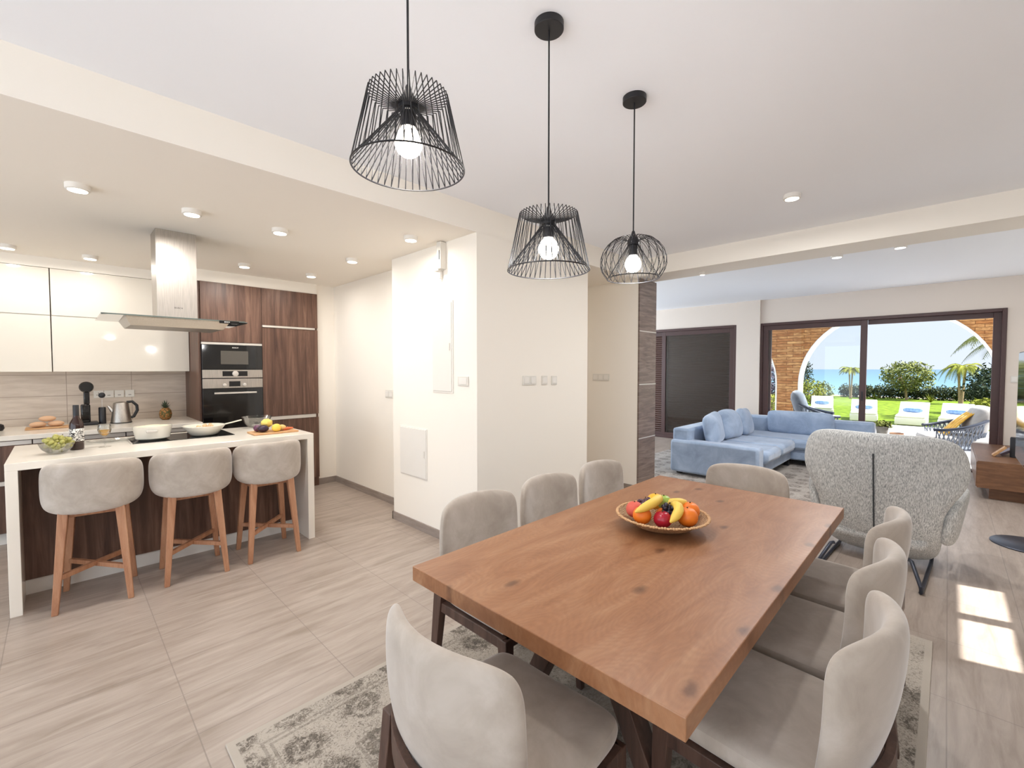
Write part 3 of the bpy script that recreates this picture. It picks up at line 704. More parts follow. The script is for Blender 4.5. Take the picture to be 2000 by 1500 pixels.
MB().lathe([(.235, 0), (.235, .008), (.23, .012)], 40, T(-.06, -.02, 0)).build('base_plate', M['darkmetal'], tv)
# wing chair
wc = thing('wing_chair', 'grey tweed wing armchair with its back to the dining table', 'armchair', (4.28, .36, 0), math.radians(-3))
def wing_out(z):
    if z > .45: return 1.0
    if z > -.25: return .735 + .265 * (.5 - .5 * math.cos(PI * (z + .25) / .70))
    return .735
def wbend(p):
    x, y, z = p; k = abs(x) / .5
    zt = max(0, z / .46)
    fwd = .24 * k ** 2.2 * (.5 + .5 * zt) + .02 * k
    lean = -.17 * (z + .46) / .92
    if z < -.15: lean += .16 * ((-.15 - z) / .31) ** 2
    return (-y + fwd + lean, x, z)
MB().pillow(.98, .98, .09, 5.0, 12, 26, wbend, T(0, 0, .51), wing_out).build('backrest', M['tweed'], wc, sub=1)
sm = MB(); pts = [wbend((0, .050, -.44 + .78 * i / 20)) for i in range(21)]
sm.tube([(p[0], p[1], p[2] + .51) for p in pts], .005, 6); sm.build('seam', plain('tweed_seam', '3c3e42', .9), wc)
def armbend(sg):
    def f(p):
        x, y, z = p
        return (x, sg * (y + .03 * math.cos(x * 4)) , z + .05 * math.cos((x) * 4))
    return f
for sg in (-1, 1):
    MB().pillow(.62, .40, .09, 3.2, 8, 16, armbend(sg), T(.30, sg * .375, .36) @ Rx(-sg * .16)).build('armrest', M['tweed'], wc, sub=1)
MB().pillow(.62, .60, .17, 4, 4, 12, None, T(.30, 0, .34) @ Rx(PI / 2)).build('seat_cushion', M['tweed'], wc)
MB().box(-.04, .52, -.30, .30, .15, .27).build('seat_base', M['tweed'], wc, bevel=.06)
for y in (-.29, .27):
    MB().tube([(-.28, y * .75, .17), (-.46, y, .012), (-.42, y, .012), (.26, y, .012), (.31, y, .03), (.22, y * .8, .17)][:1] + [(-.30, y * .8, .17), (-.405, y, .05), (-.40, y, .014), (-.36, y, .012), (.26, y, .012), (.31, y, .03), (.30, y, .06), (.20, y * .8, .18)], .012, 10).build('leg', M['darkmetal'], wc)

# ------------------------------------------------------------------ dining area
rg = MB().box(.415, 3.225, .024, 1.96, 0, .010).build('dining_rug', rug_mat('dining_rug_weave', 1.405, .968, 1.82, .992, ['b9b0a4', '9f968b', '7b7369', '575049']), None, bevel=.003, smooth=0)
tag(rg, 'worn cream and grey oriental rug under the dining table', 'rug')
TX0, TX1, TY0, TY1, TZ = .863, 2.755, .358, 1.342, .76
tbl = thing('dining_table', 'thick knotty oak dining table with splayed dark legs', 'table', ((TX0 + TX1) / 2, (TY0 + TY1) / 2, 0))
hx, hy = (TX1 - TX0) / 2, (TY1 - TY0) / 2
MB().box(-hx, hx, -hy, hy, .708, .76).build('tabletop', M['oak'], tbl, bevel=.0025, smooth=0)
def slant(mb, p0, p1, w0, w1, d0, d1):
    vs = []
    for (x, y, z), w, d in ((p0, w0, d0), (p1, w1, d1)): vs += [(x - d, y - w, z), (x + d, y - w, z), (x + d, y + w, z), (x - d, y + w, z)]
    return mb.add(vs, [(3, 2, 1, 0), (4, 5, 6, 7), (0, 1, 5, 4), (1, 2, 6, 5), (2, 3, 7, 6), (3, 0, 4, 7)])
for x in (-.60, .60):
    for sg in (-1, 1): slant(MB(), (x, sg * .36, .011), (x, sg * .05, .66), .028, .038, .035, .035).build('leg', M['legwood'], tbl, bevel=.003, smooth=0)
    MB().box(x - .04, x + .04, -.36, .36, .66, .708).build('cross_rail', M['legwood'], tbl, smooth=0)
def make_chair(label):
    t = thing('dining_chair', label, 'chair', (0, 0, 0), 0, 'beige velvet dining chairs around the table')
    def sb(p):  # seat slab: xz pillow turned flat
        return (p[0], p[2] + .005, p[1] + (.012 * (p[0] / .24) ** 2 if p[1] > 0 else 0))
    MB().pillow(.485, .455, .075, 7, 9, 14, sb, T(0, .015, .462)).build('seat', M['velvet'], t, sub=1)
    rl = MB()
    for sg in (-1, 1): rl.box(sg * .235 - .013, sg * .235 + .013, -.20, .20, .395, .437)
    rl.box(-.235, .235, .185, .21, .395, .435); rl.box(-.235, .235, -.21, -.185, .385, .435)
    rl.build('seat_frame', M['legwood'], t, bevel=.003, smooth=0)
    def bb(p):
        x, y, z = p; k = x / .24; v = (z + .21) / .42
        return (x, y + .092 * k * k * (.5 + .5 * v) - .075 * v - .02 * math.sin(PI * v), z + .0 - .018 * k * k * max(0, v - .3))
    def outl(z): return 1.0 - .045 * max(0, z) ** 2 - .10 * max(0, -z) ** 2
    MB().pillow(.485, .42, .056, 7.5, 11, 20, bb, T(0, -.205, .645), outl).build('backrest', M['velvet'], t, sub=1)
    bd = MB(); n = 18; vs = []; fs = []
    for i in range(n + 1):
        a = -1 + 2 * i / n; x = a * .252; y = -.288 + .095 * abs(a) ** 2.2; zc = .492 + .018 * abs(a) ** 2
        for dy in (0, .022):
            for dz in (-.036, .036): vs.append((x * (1 - dy * .3), y + dy, zc + dz))
    for i in range(n):
        a = i * 4; b = a + 4
        fs += [(a, b, b + 1, a + 1), (a + 2, a + 3, b + 3, b + 2), (a + 1, b + 1, b + 3, a + 3), (a, a + 2, b + 2, b)]
    fs += [(0, 1, 3, 2), (n * 4, n * 4 + 2, n * 4 + 3, n * 4 + 1)]
    bd.add(vs, fs); bd.build('back_band', M['legwood'], t, bevel=.002, smooth=40)
    for sx in (-1, 1):
        slant(MB(), (sx * .232, .215, .011), (sx * .228, .195, .435), .014, .024, .014, .022).build('leg', M['legwood'], t, bevel=.003, smooth=0)
        slant(MB(), (sx * .240, -.262, .011), (sx * .236, -.195, .525), .016, .028, .014, .020).build('leg', M['legwood'], t, bevel=.003, smooth=0)
    return t
chairs = [((.835, .845), -90 + 2, 'beige velvet dining chair at the near head of the table, back towards the camera'),
          ((1.395, 1.375), 180, 'beige velvet dining chair on the kitchen side, nearest the camera'),
          ((1.915, 1.375), 180, 'beige velvet dining chair on the kitchen side, middle of the three'),
          ((2.44, 1.375), 180, 'beige velvet dining chair on the kitchen side, furthest from the camera'),
          ((1.415, .355), -3, 'beige velvet dining chair on the window side, nearest the camera'),
          ((1.935, .385), -3, 'beige velvet dining chair on the window side, middle of the three'),
          ((2.455, .395), -3, 'beige velvet dining chair on the window side, beside the grey wing chair'),
          ((2.762, .880), 90, 'beige velvet dining chair at the far head of the table, facing the camera')]
ch0 = make_chair(chairs[0][2]); ch0.location = (*chairs[0][0], 0); ch0.rotation_euler = (0, 0, math.radians(chairs[0][1]))
for (x, y), r, lab in chairs[1:]: dup(ch0, (x, y, 0), math.radians(r), lab)

# fruit bowl
M['orange'] = plain('orange_peel', 'e8791c', .45); M['red'] = plain('red_apple', 'a3142a', .25); M['peach'] = plain('peach_skin', 'cf5a4a', .6)
M['banana'] = plain('banana_skin', 'e6c256', .5); M['grape'] = plain('black_grape', '2a2230', .3); M['plum'] = plain('plum_grape', '4a2838', .3)
M['mango'] = plain('mango_skin', 'efb32a', .4); M['greenapple'] = plain('green_apple', '9cb84e', .35); M['stem'] = plain('stem_brown', '4b3a22', .8)
def wicker():
    m, nt, b = newmat('wicker'); w = nt.nodes.new('ShaderNodeTexWave'); w.inputs['Scale'].default_value = 55; w.inputs['Distortion'].default_value = 6; w.inputs['Detail'].default_value = 2; w.wave_type = 'RINGS'
    nt.links.new(coords(nt), w.inputs['Vector']); f = noise(nt, coords(nt), 90, 3)
    c = ramp(nt, math_(nt, 'ADD', math_(nt, 'MULTIPLY', w.outputs['Fac'], .6), math_(nt, 'MULTIPLY', f, .5)), [(.25, '5c3c26'), (.5, 'a87c54'), (.8, 'd9b88c')])
    nt.links.new(c, b.inputs['Base Color']); setb(b, rough=.75); bump(nt, b, w.outputs['Fac'], .8, .004); return m
BX, BY = 1.845, .885
fb = thing('fruit_bowl', 'round woven wicker fruit bowl on the dining table', 'bowl', (BX, BY, TZ + .001))
prof = [(.055, 0), (.085, .004), (.13, .020), (.172, .046), (.192, .058), (.190, .063), (.168, .053), (.126, .029), (.08, .013), (.001, .010)]
MB().lathe(prof, 48).build('wicker_shell', wicker(), fb)
rb = MB()
for i in range(110):
    a = 2 * PI * i / 110; rb.ball(.0062, (.191 * math.cos(a), .191 * math.sin(a), .0615 + .001 * math.sin(i * 2.3)), 6, 5, None, (1.2, 1.2, .8 + .15 * math.sin(i * 1.7)))
rb.build('braided_rim', plain('wicker_rim', 'c79f74', .7), fb)
# local frame: R = right as seen by camera, B = away from camera
RV = Vector((math.sin(YAW), -math.cos(YAW), 0)); BV = Vector((math.cos(YAW), math.sin(YAW), 0))
def fp(r, b, z): v = Vector((BX, BY, TZ)) + RV * r + BV * b + Vector((0, 0, z)); return tuple(v)
def citrus(r, b, z, rad, mat, name, lab, cat, stem=True, group=None):
    t = thing(name, lab, cat, fp(r, b, z), random.uniform(0, 6), group)
    def jit(v): return 1 - .10 * math.exp(-((1 - v.z) * 14)) - .05 * math.exp(-((1 + v.z) * 10))
    MB().ball(rad, (0, 0, 0), 22, 16, None, (1, 1, .96), jit).build('flesh', mat, t)
    MB().tube([(0, 0, rad * .82), (.002, 0, rad * .98)], .003, 6).build('stem', M['stem'], t)
    return t
citrus(-.104, -.056, .074, .039, M['orange'], 'orange', 'orange at the left front of the fruit bowl', 'orange', group='oranges in the bowl')
citrus(.082, -.076, .074, .043, M['orange'], 'orange', 'largest orange at the right front of the fruit bowl', 'orange', group='oranges in the bowl')
citrus(.122, -.002, .076, .041, M['orange'], 'orange', 'orange at the right rim behind the largest orange', 'orange', group='oranges in the bowl')
citrus(.000, -.035, .062, .040, M['orange'], 'orange', 'orange half hidden in the centre under the grapes', 'orange', group='oranges in the bowl')
citrus(-.030, -.098, .071, .037, M['red'], 'apple', 'shiny dark red apple at the bowl front', 'apple')
citrus(-.118, .006, .080, .038, M['peach'], 'peach', 'rosy peach behind the left orange', 'peach')
citrus(-.005, .075, .095, .038, M['mango'], 'mango', 'yellow mango at the back of the fruit bowl', 'mango')
citrus(.020, .035, .105, .032, M['greenapple'], 'green_apple', 'small green apple on top behind the grapes', 'apple')
def banana(r, b, z, rot, lab, tilt=0, L=.15):
    t = thing('banana', lab, 'banana', fp(r, b, z), rot, 'bananas in the bowl')
    pts = []; rad = []
    for i in range(15):
        a = -1 + 2 * i / 14; pts.append((a * L / 2, .032 * (a * a) , tilt * a + .018 * (1 - a * a))); rad.append(.0165 * (1 - abs(a) ** 4) + .004)
    MB().tube(pts, .016, 9, radii=rad).build('peel', M['banana'], t)
    MB().tube([pts[-1], (pts[-1][0] + .012, pts[-1][1] + .006, pts[-1][2])], .004, 6).build('stem', M['stem'], t)
banana(-.050, -.050, .112, YAW - PI / 2 + .75, 'curved banana over the left half of the fruit bowl', .012, .20)
banana(.038, -.096, .094, YAW - PI / 2 + 1.2, 'banana standing at the bowl front right of the grapes', .02, .13)
banana(.070, .010, .090, YAW - PI / 2 + .1, 'banana lying behind the right oranges', 0, .12)
def grapes(cx, cy, cz, n, sx, sy, sz, mat, lab, rad=.0095, name='grape_bunch', cat='grapes', seed=2, group=None):
    t = thing(name, lab, cat, (cx, cy, cz), 0, group); rnd = random.Random(seed)
    g = None
    for i in range(n):
        a = rnd.uniform(0, 6.28); u = rnd.uniform(-1, 1); k = rnd.uniform(.4, 1); q = math.sqrt(1 - u * u)
        if g is None: g = MB().ball(rad, (0, 0, 0), 10, 7).build('grape', mat, t); o = g
        else: o = g.copy(); COL.objects.link(o)
        o.parent = t; o.location = (sx * q * math.cos(a) * k, sy * q * math.sin(a) * k, sz * u * k)
    MB().tube([(0, 0, 0), (sx * .4, 0, sz * 1.1)], .0022, 5).build('stem', M['stem'], t)
    return t
grapes(*fp(.005, -.060, .088), 26, .032, .028, .034, M['grape'], 'black grape bunch in the centre front of the fruit bowl', .0105)
grapes(*fp(-.070, .035, .100), 26, .042, .034, .022, M['plum'], 'dark purple grape bunch at the back left of the fruit bowl', .0105, seed=4)

# pendants
DOME = [(.03, 0), (.06, .006), (.092, -.006), (.118, -.028), (.138, -.055), (.149, -.088), (.150, -.118), (.143, -.145), (.130, -.168), (.118, -.182)]
def pendant(x, y, zhub, kind, label, bulbmat, zring, zcan=CZ):
    t = thing('pendant_lamp', label, 'pendant lamp', (x, y, 0), 0, None)
    MB().lathe([(.051, zcan - .026), (.053, zcan - .024), (.053, zcan)], 32).build('canopy', M['black'], t)
    MB().tube([(0, 0, zcan - .025), (0, 0, zhub + .03)], .0032, 8).build('cord', M['black'], t)
    MB().lathe([(.006, zhub + .055), (.012, zhub + .035), (.027, zhub + .012), (.027, zhub - .01)], 20).lathe([(.021, zhub - .012), (.021, zhub - .058)], 20).build('socket', M['black'], t)
    wr = MB(); N = 44; zb = zring; rw = .0014
    for i in range(N):
        a = 2 * PI * i / N; a2 = a + PI / N
        def pol(r, z, aa): return (r * math.cos(aa), r * math.sin(aa), z)
        if kind == 'cage':
            wr.tube([pol(.027, zhub, a), pol(.106, zhub + .030, a + .02)], rw, 4)
            wr.tube([pol(.106, zhub + .030, a + .02), pol(.150, zb, a2)], rw, 4)
            wr.tube([pol(.150, zb, a2), pol(.032, zhub - .02, a)], rw, 4)
        else:
            for tw_ in (-.30, .30):
                pts = []
                for j, (r, dz) in enumerate(DOME): pts.append(pol(r, zhub + .018 + dz, a + tw_ * j / 9))
                if i % 2 == 0: wr.tube(pts, rw * .9, 4)
    if kind == 'cage':
        wr.tube([(.150 * math.cos(2 * PI * i / 60), .150 * math.sin(2 * PI * i / 60), zb) for i in range(60)], .0024, 6, True)
        wr.tube([(.030 * math.cos(2 * PI * i / 24), .030 * math.sin(2 * PI * i / 24), zhub - .02) for i in range(24)], .003, 6, True)
    else:
        rr = DOME[-1][0]; z_ = zhub + .018 + DOME[-1][1]
        wr.tube([(rr * math.cos(2 * PI * i / 60), rr * math.sin(2 * PI * i / 60), z_) for i in range(60)], .0024, 6, True)
        for i in range(N // 2):
            a = 2 * PI * i / (N // 2); wr.tube([(rr * math.cos(a), rr * math.sin(a), z_), (.024 * math.cos(a), .024 * math.sin(a), zhub - .01)], rw * .8, 4)
    wr.build('wire_shade', M['black'], t)
    zb_ = zhub - .098
    MB().lathe([(.013, zb_ + .05), (.02, zb_ + .036), (.030, zb_ + .024), (.037, zb_ + .006), (.037, zb_ - .008), (.030, zb_ - .024), (.017, zb_ - .034), (.001, zb_ - .038)], 24).build('bulb', bulbmat, t)
    lampobj('bulb_light', t, (0, 0, zb_ - .055), PENDANT_W, (1, .96, .92) if bulbmat is M['bulbwarm'] else (1, .99, .98), 'POINT', .05)
    return t
pendant(.680, 1.060, 2.170, 'cage', 'nearest and highest black wire cage pendant lamp', M['bulbwarm'], 2.004)
pendant(1.272, 1.060, 1.998, 'cage', 'middle black wire cage pendant lamp hanging lowest', M['bulb'], 1.822)
pendant(1.886, 1.060, 2.045, 'dome', 'furthest pendant lamp with rounded black wire dome', M['bulb'], 1.895)

# ceiling spots
def spot(x, y, z, label, w, r=.055, mat=None, group='round white ceiling spots', col=(1, .95, .90)):
    t = thing('ceiling_spot', label, 'ceiling light', (x, y, z), 0, group)
    MB().lathe([(r * .9, -.032), (r, -.028), (r, 0)], 28).build('housing', M['white'], t)
    MB().lathe([(r * .78, -.034), (r * .78, -.033)], 28).build('diffuser', mat or M['spot'], t)
    lampobj('spot_light', t, (0, 0, -.05), w, col, 'AREA', r * 1.6)
    return t
ks = [(.10, 3.56, 'white ceiling spot at far left, nearest the camera'), (.64, 3.585, 'white ceiling spot above the near side of the island, left of the hood'),
      (1.186, 3.60, 'white ceiling spot above the near side of the island, right of the hood'), (1.976, 3.06, 'white ceiling spot nearest the alarm sensor'),
      (1.323, 5.04, 'white ceiling spot before the oven cupboard'), (1.978, 4.07, 'white ceiling spot before the corner of the passage'),
      (1.975, 5.04, 'white ceiling spot above the right edge of the tall cupboards'), (.228, 5.69, 'white ceiling spot above the wall cupboards, left of the hood'),
      (-.28, 5.69, 'white ceiling spot at the left picture edge above the wall cupboards')]
for x, y, lab in ks: spot(x, y, KZ, lab, KITCHEN_W * (.35 if y > 5.5 else .30 if x > 1.9 else 1))
dl = (1, .99, .98)
spot(4.25, 4.7, KZ, 'added unseen ceiling spot inside the passage behind the column', 9.0)  # unseen fixture added to brighten the passage wall
spot(3.713, .829, CZ, 'white ceiling spot of the dining area before the beam', DINING_W, col=dl)
spot(4.97, 1.95, 2.52, 'small white spot under the beam at its left end', 1.0, .03, M['spotoff'], col=dl)
spot(6.0, .90, CZ, 'white ceiling spot of the living room, left of the pair', LIVING_W, mat=M['spotoff'], col=dl)
spot(5.97, .375, CZ, 'white ceiling spot of the living room, right of the pair', LIVING_W, mat=M['spotoff'], col=dl)

# ------------------------------------------------------------------ wall fittings
def plate(name, cat, label, x, y, z, w, h, facing, gangs=2, group=None, sock=False):
    """facing 'x' = on a wall facing -x, 'y' = on a wall facing -y"""
    t = thing(name, label, cat, (x, y, z), PI / 2 * -1 if facing == 'x' else 0, group)
    fp_ = MB().box(-w / 2, w / 2, -.009, 0, -h / 2, h / 2).build('face_plate', M['whiteplastic'], t, bevel=.002)
    for i in range(gangs):
        gw = w / gangs; cx = -w / 2 + gw * (i + .5)
        MB().box(cx - gw * .36, cx + gw * .36, -.013, -.009, -h * .33, h * .33).build('rocker', M['white'], fp_, bevel=.001)
    return t
plate('light_switch', 'switch', 'white switch panel beside the tall wall hatch', 2.26, 2.757, 1.362, .13, .075, 'x', 1)
plate('light_switch', 'switch', 'double white switch on the wall facing the table, leftmost', 2.86, 2.596, 1.36, .17, .08, 'y', 2)
plate('light_switch', 'switch', 'single white switch facing the table, middle of the three', 3.06, 2.596, 1.358, .075, .08, 'y', 1)
plate('light_switch', 'switch', 'single white switch facing the table, rightmost of the three', 3.197, 2.596, 1.355, .075, .08, 'y', 1)
plate('light_switch', 'switch', 'wide white switch on the passage wall beside the wooden column', 4.77, 3.11, 1.355, .24, .085, 'x', 3)
plate('power_socket', 'socket', 'white double socket low on the passage wall by the corner', 2.495, 4.30, 1.19, .15, .085, 'x', 2)
plate('light_switch', 'switch', 'pale switch on the wall right of the sliding window', 9.0, -.67, 1.32, .13, .09, 'x', 2)
def hatch(name, label, y0, y1, z0, z1, fr):
    t = thing(name, label, 'access panel', (2.26, (y0 + y1) / 2, (z0 + z1) / 2)); w, h = (y1 - y0) / 2, (z1 - z0) / 2
    ring(MB(), -.008, 0, -w, w, -h, h, fr).build('surround', M['white'], t, bevel=.001, smooth=0)
    hd_ = MB().box(-.014, 0, -w + fr, w - fr, -h + fr, h - fr).build('door', M['white'], t, bevel=.002, smooth=0)
    MB().box(-.02, -.014, -w + fr + .015, -w + fr + .03, -.03, .03).build('latch', M['whiteplastic'], hd_, smooth=0)
hatch('meter_hatch', 'tall white hatch set high in the wall beside the switch', 2.885, 3.165, 1.26, 2.02, .014)
hatch('service_hatch', 'low white service hatch in the wall near the floor', 3.262, 3.695, .475, .925, .008)
al = thing('alarm_sensor', 'white alarm sensor with a dark slot below the kitchen ceiling', 'sensor', (2.26, 3.03, 2.30))
MB().box(-.06, 0, -.055, .0, -.02, .20).build('housing', M['whiteplastic'], al, bevel=.004)
MB().box(-.062, -.06, -.042, -.034, .055, .13).build('slot', M['black'], al, smooth=0)
MB().box(-.055, -.005, -.02, .05, -.03, -.02).build('bracket', M['whiteplastic'], al, bevel=.002)
MB().box(-.03, -.004, -.01, .02, -.09, -.03).build('cable_box', M['white'], al, bevel=.003)

# ------------------------------------------------------------------ kitchen
YF = 5.62
def tallcab():
    t = thing('oven_cupboard', 'tall walnut cupboard housing the microwave and oven', 'cupboard', (0, 0, 0))
    MB().box(1.03, 1.05, YF, 6.325, 0, 2.384).box(1.62, 1.634, YF + .02, 6.325, 0, 2.384).box(1.05, 1.62, 6.2, 6.325, 0, 2.384).box(1.05, 1.62, YF + .01, 6.2, 1.737, 1.742).box(1.05, 1.62, YF + .01, 6.2, .69, .71).build('carcass', M['walnut'], t, smooth=0)
    d_ = MB().box(1.052, 1.631, YF - .02, YF, 1.748, 2.382).build('door', M['walnut'], t, bevel=.0015, smooth=0)
    MB().box(1.052, 1.631, YF - .024, YF, 1.722, 1.744).build('handle_strip', M['alu'], d_, smooth=0)
    dr = MB().box(1.052, 1.631, YF - .02, YF, .11, .685).build('drawer', M['walnut'], t, bevel=.0015, smooth=0)
    MB().box(1.052, 1.631, YF + .03, YF + .05, 0, .10).build('plinth', M['white'], t, smooth=0)
    t = thing('fridge_cupboard', 'tall walnut cupboard with two pale grip strips, beside the oven', 'cupboard', (0, 0, 0))
    MB().box(1.634, 2.262, YF, 6.325, 0, 2.384).build('carcass', M['walnut'], t, smooth=0)
    d_ = MB().box(1.635, 2.262, YF - .02, YF, 1.962, 2.382).build('door', M['walnut'], t, bevel=.0015, smooth=0)
    MB().box(1.638, 2.225, YF - .03, YF, 1.938, 1.960).build('handle_strip', M['alu'], d_, smooth=0)
    d_ = MB().box(1.635, 2.262, YF - .02, YF, .905, 1.936).build('door', M['walnut'], t, bevel=.0015, smooth=0)
    MB().box(1.638, 2.225, YF - .03, YF, .865, .903).build('handle_strip', M['alu'], d_, smooth=0)
    MB().box(1.635, 2.262, YF - .02, YF, .11, .863).build('door', M['walnut'], t, bevel=.0015, smooth=0)
tallcab()
mw = thing('microwave', 'built-in black microwave above the oven', 'microwave', (1.341, YF - .022, 0))
MB().box(-.287, .287, 0, .40, 1.358, 1.72).build('body', M['black'], mw, smooth=0)
md_ = MB().box(-.287, .287, -.012, 0, 1.452, 1.718).build('door', M['blackgloss'], mw, bevel=.002, smooth=0)
MB().box(-.118, .145, -.0135, -.012, 1.51, 1.655).build('door_window', M['screenglass'], md_, smooth=0)
mp_ = MB().box(-.287, .287, -.012, 0, 1.362, 1.449).build('control_panel', M['steel'], mw, bevel=.001, smooth=0)
MB().box(-.105, .135, -.0135, -.012, 1.38, 1.435).build('display', M['blackgloss'], mp_, smooth=0)
MB().lathe([(.030, 0), (.030, .012), (.022, .014)], 24, T(.015, -.012, 1.407) @ Rx(PI / 2)).build('dial', M['alu'], mp_)
text_mesh('BOSCH', .018, M['white'], 'brand_mark', md_, T(.02, -.0126, 1.69) @ FACE_NEG_Y)
ov = thing('oven', 'built-in oven with steel panel and black glass door', 'oven', (1.341, YF - .022, 0))
MB().box(-.287, .287, 0, .45, .712, 1.354).build('body', M['black'], ov, smooth=0)
op_ = MB().box(-.287, .287, -.012, 0, 1.252, 1.352).build('control_panel', M['steel'], ov, bevel=.001, smooth=0)
MB().box(-.045, .062, -.0135, -.012, 1.268, 1.325).build('display', M['blackgloss'], op_, smooth=0)
for x in (-.088, .102): MB().lathe([(.016, 0), (.017, .016), (.012, .018)], 20, T(x, -.012, 1.286) @ Rx(PI / 2)).build('knob', M['alu'], op_)
od_ = MB().box(-.287, .287, -.014, 0, .715, 1.248).build('door', M['blackgloss'], ov, bevel=.002, smooth=0)
MB().box(-.20, .20, -.0148, -.014, .78, 1.17).build('door_window', plain('oven_pane', '1c1a18', .08), od_, smooth=0)
MB().box(-.19, .215, -.05, -.036, 1.19, 1.208).box(-.18, -.165, -.04, -.012, 1.193, 1.205).box(.19, .205, -.04, -.012, 1.193, 1.205).build('handle', M['alu'], od_, bevel=.002, smooth=0)
def wallcab(x0, x1, label):
    t = thing('wall_cupboard', label, 'cupboard', (0, 0, 0), 0, 'gloss cream wall cupboards')
    MB().box(x0 + .002, x1 - .002, 6.08, 6.33, 1.432, 2.408).build('carcass', M['white'], t, smooth=0)
    MB().box(x0 + .003, x1 - .003, 6.06, 6.08, 1.968, 2.406).build('door', M['gloss'], t, bevel=.0015, smooth=0)
    MB().box(x0 + .003, x1 - .003, 6.06, 6.08, 1.434, 1.960).build('door', M['gloss'], t, bevel=.0015, smooth=0)
wallcab(-.04, 1.028, 'gloss cream wall cupboard behind the extractor hood'); wallcab(-1.11, -.042, 'gloss cream wall cupboard cut off by the left picture edge')
def basecab(x0, x1, label):
    t = thing('base_cupboard', label, 'cupboard', (0, 0, 0), 0, 'walnut base cupboards')
    MB().box(x0 + .001, x1 - .001, 5.53, 6.325, .10, .868).build('carcass', M['walnut'], t, smooth=0)
    for z0, z1 in ((.108, .495), (.535, .825)):
        df = MB().box(x0 + .003, x1 - .003, 5.51, 5.53, z0, z1).build('drawer_front', M['walnut'], t, bevel=.0015, smooth=0)
        MB().box(x0 + .003, x1 - .003, 5.512, 5.53, z1 + .003, z1 + .037).build('grip_channel', M['alu'], df, smooth=0)
    MB().box(x0 + .001, x1 - .001, 5.57, 5.59, 0, .10).build('plinth', M['white'], t, smooth=0)
basecab(.43, 1.03, 'walnut base cupboard below the kettle and pineapple'); basecab(-.17, .428, 'walnut base cupboard below the coffee machine'); basecab(-.77, -.172, 'walnut base cupboard at the left picture edge')
wt = MB().box(-1.4, 1.03, 5.49, 6.33, .869, .910).build('worktop', M['stone'], None, bevel=.003, smooth=0); tag(wt, 'pale stone worktop along the back wall', 'worktop')
# island
isl = thing('kitchen_island', 'kitchen island with pale stone waterfall top and walnut panel', 'kitchen island', (0, 0, 0))
IX0, IX1, IY0, IY1, IZ = -.235, 1.520, 3.880, 4.760, .908
MB().box(IX0, IX1, IY0, IY1, IZ - .045, IZ).box(IX0, IX0 + .052, IY0, IY1, 0, IZ - .045).box(IX1 - .052, IX1, IY0, IY1, 0, IZ - .045).build('stone_top', M['stone'], isl, bevel=.002, smooth=0)
MB().box(IX0 + .052, IX1 - .052, 4.20, 4.74, .10, IZ - .045).build('cabinet_panel', M['walnut'], isl, smooth=0)
MB().box(IX0 + .052, IX1 - .052, 4.215, 4.70, 0, .10).build('plinth', M['white'], isl, smooth=0)
hob = thing('hob', 'black glass induction hob set in the island top', 'hob', (0, 0, 0))
MB().box(.36, 1.02, 4.25, 4.66, IZ, IZ + .004).build('glass_plate', M['blackgloss'], hob, bevel=.001, smooth=0)
MB().box(.355, .365, 4.245, 4.665, IZ, IZ + .005).build('edge_trim', M['alu'], hob, smooth=0)
# hood
hd = thing('extractor_hood', 'stainless extractor hood with glass wing hanging over the island', 'extractor hood', (0, 0, 0))
MB().box(.525, .775, 4.22, 4.46, 1.83, KZ).build('chimney', M['steel'], hd, bevel=.001, smooth=0)
MB().box(.53, .77, 4.225, 4.455, 2.295, 2.30).build('chimney_joint', M['black'], hd, smooth=0)
gl = MB().prism([(.20, 4.05), (.205, 4.0), (.24, 3.95), (1.03, 3.95), (1.065, 4.0), (1.07, 4.05), (1.07, 4.58), (.20, 4.58)], 1.822, 1.829); gl.build('glass_wing', M['hoodglass'], hd, smooth=0)
MB().box(.20, 1.03, 3.947, 3.951, 1.8215, 1.8295).build('glass_edge', plain('glass_edge', '4f5a55', .3), hd, smooth=0)
bd = MB(); vs = [(.33, 4.04, 1.822), (.95, 4.04, 1.822), (.95, 4.56, 1.822), (.33, 4.56, 1.822), (.36, 4.10, 1.768), (.92, 4.10, 1.768), (.92, 4.52, 1.768), (.36, 4.52, 1.768)]
bd.add(vs, [(0, 1, 2, 3), (7, 6, 5, 4), (0, 4, 5, 1), (1, 5, 6, 2), (2, 6, 7, 3), (3, 7, 4, 0)]); bd.build('filter_body', M['steel'], hd, smooth=0)
MB().box(.86, .99, 3.944, 3.949, 1.806, 1.826).build('control_panel', M['blackgloss'], hd, smooth=0)
text_mesh('BOSCH', .016, M['black'], 'brand_mark', hd, T(.655, 4.2195, 1.925) @ FACE_NEG_Y)
text_mesh('BOSCH', .011, M['white'], 'brand_mark', hd, T(.91, 3.9435, 1.817) @ FACE_NEG_Y)
# sockets on the splashback
for i, (x, lab) in enumerate(((.285, 'socket plate next to the coffee machine'), (.365, 'second wall plate right of the coffee machine'), (.448, 'third wall plate, above the kettle'), (.533, 'rightmost wall plate above the kettle handle'))):
    pl = thing('power_socket', 'white ' + lab, 'socket', (x, 6.33, 1.195), 0, 'row of sockets on the splashback')
    sfp = MB().box(-.038, .038, -.009, 0, -.038, .038).build('face_plate', M['whiteplastic'], pl, bevel=.002)
    s_ = MB()
    if i == 0:
        for dx, dz in ((-.012, -.008), (.012, -.008), (0, .012)): s_.box(dx - .003, dx + .003, -.0095, -.009, dz - .004, dz + .004)
    else: s_.box(-.012, .012, -.0095, -.009, -.016, -.011)
    s_.build('contact_slot', M['black'], sfp, smooth=0)

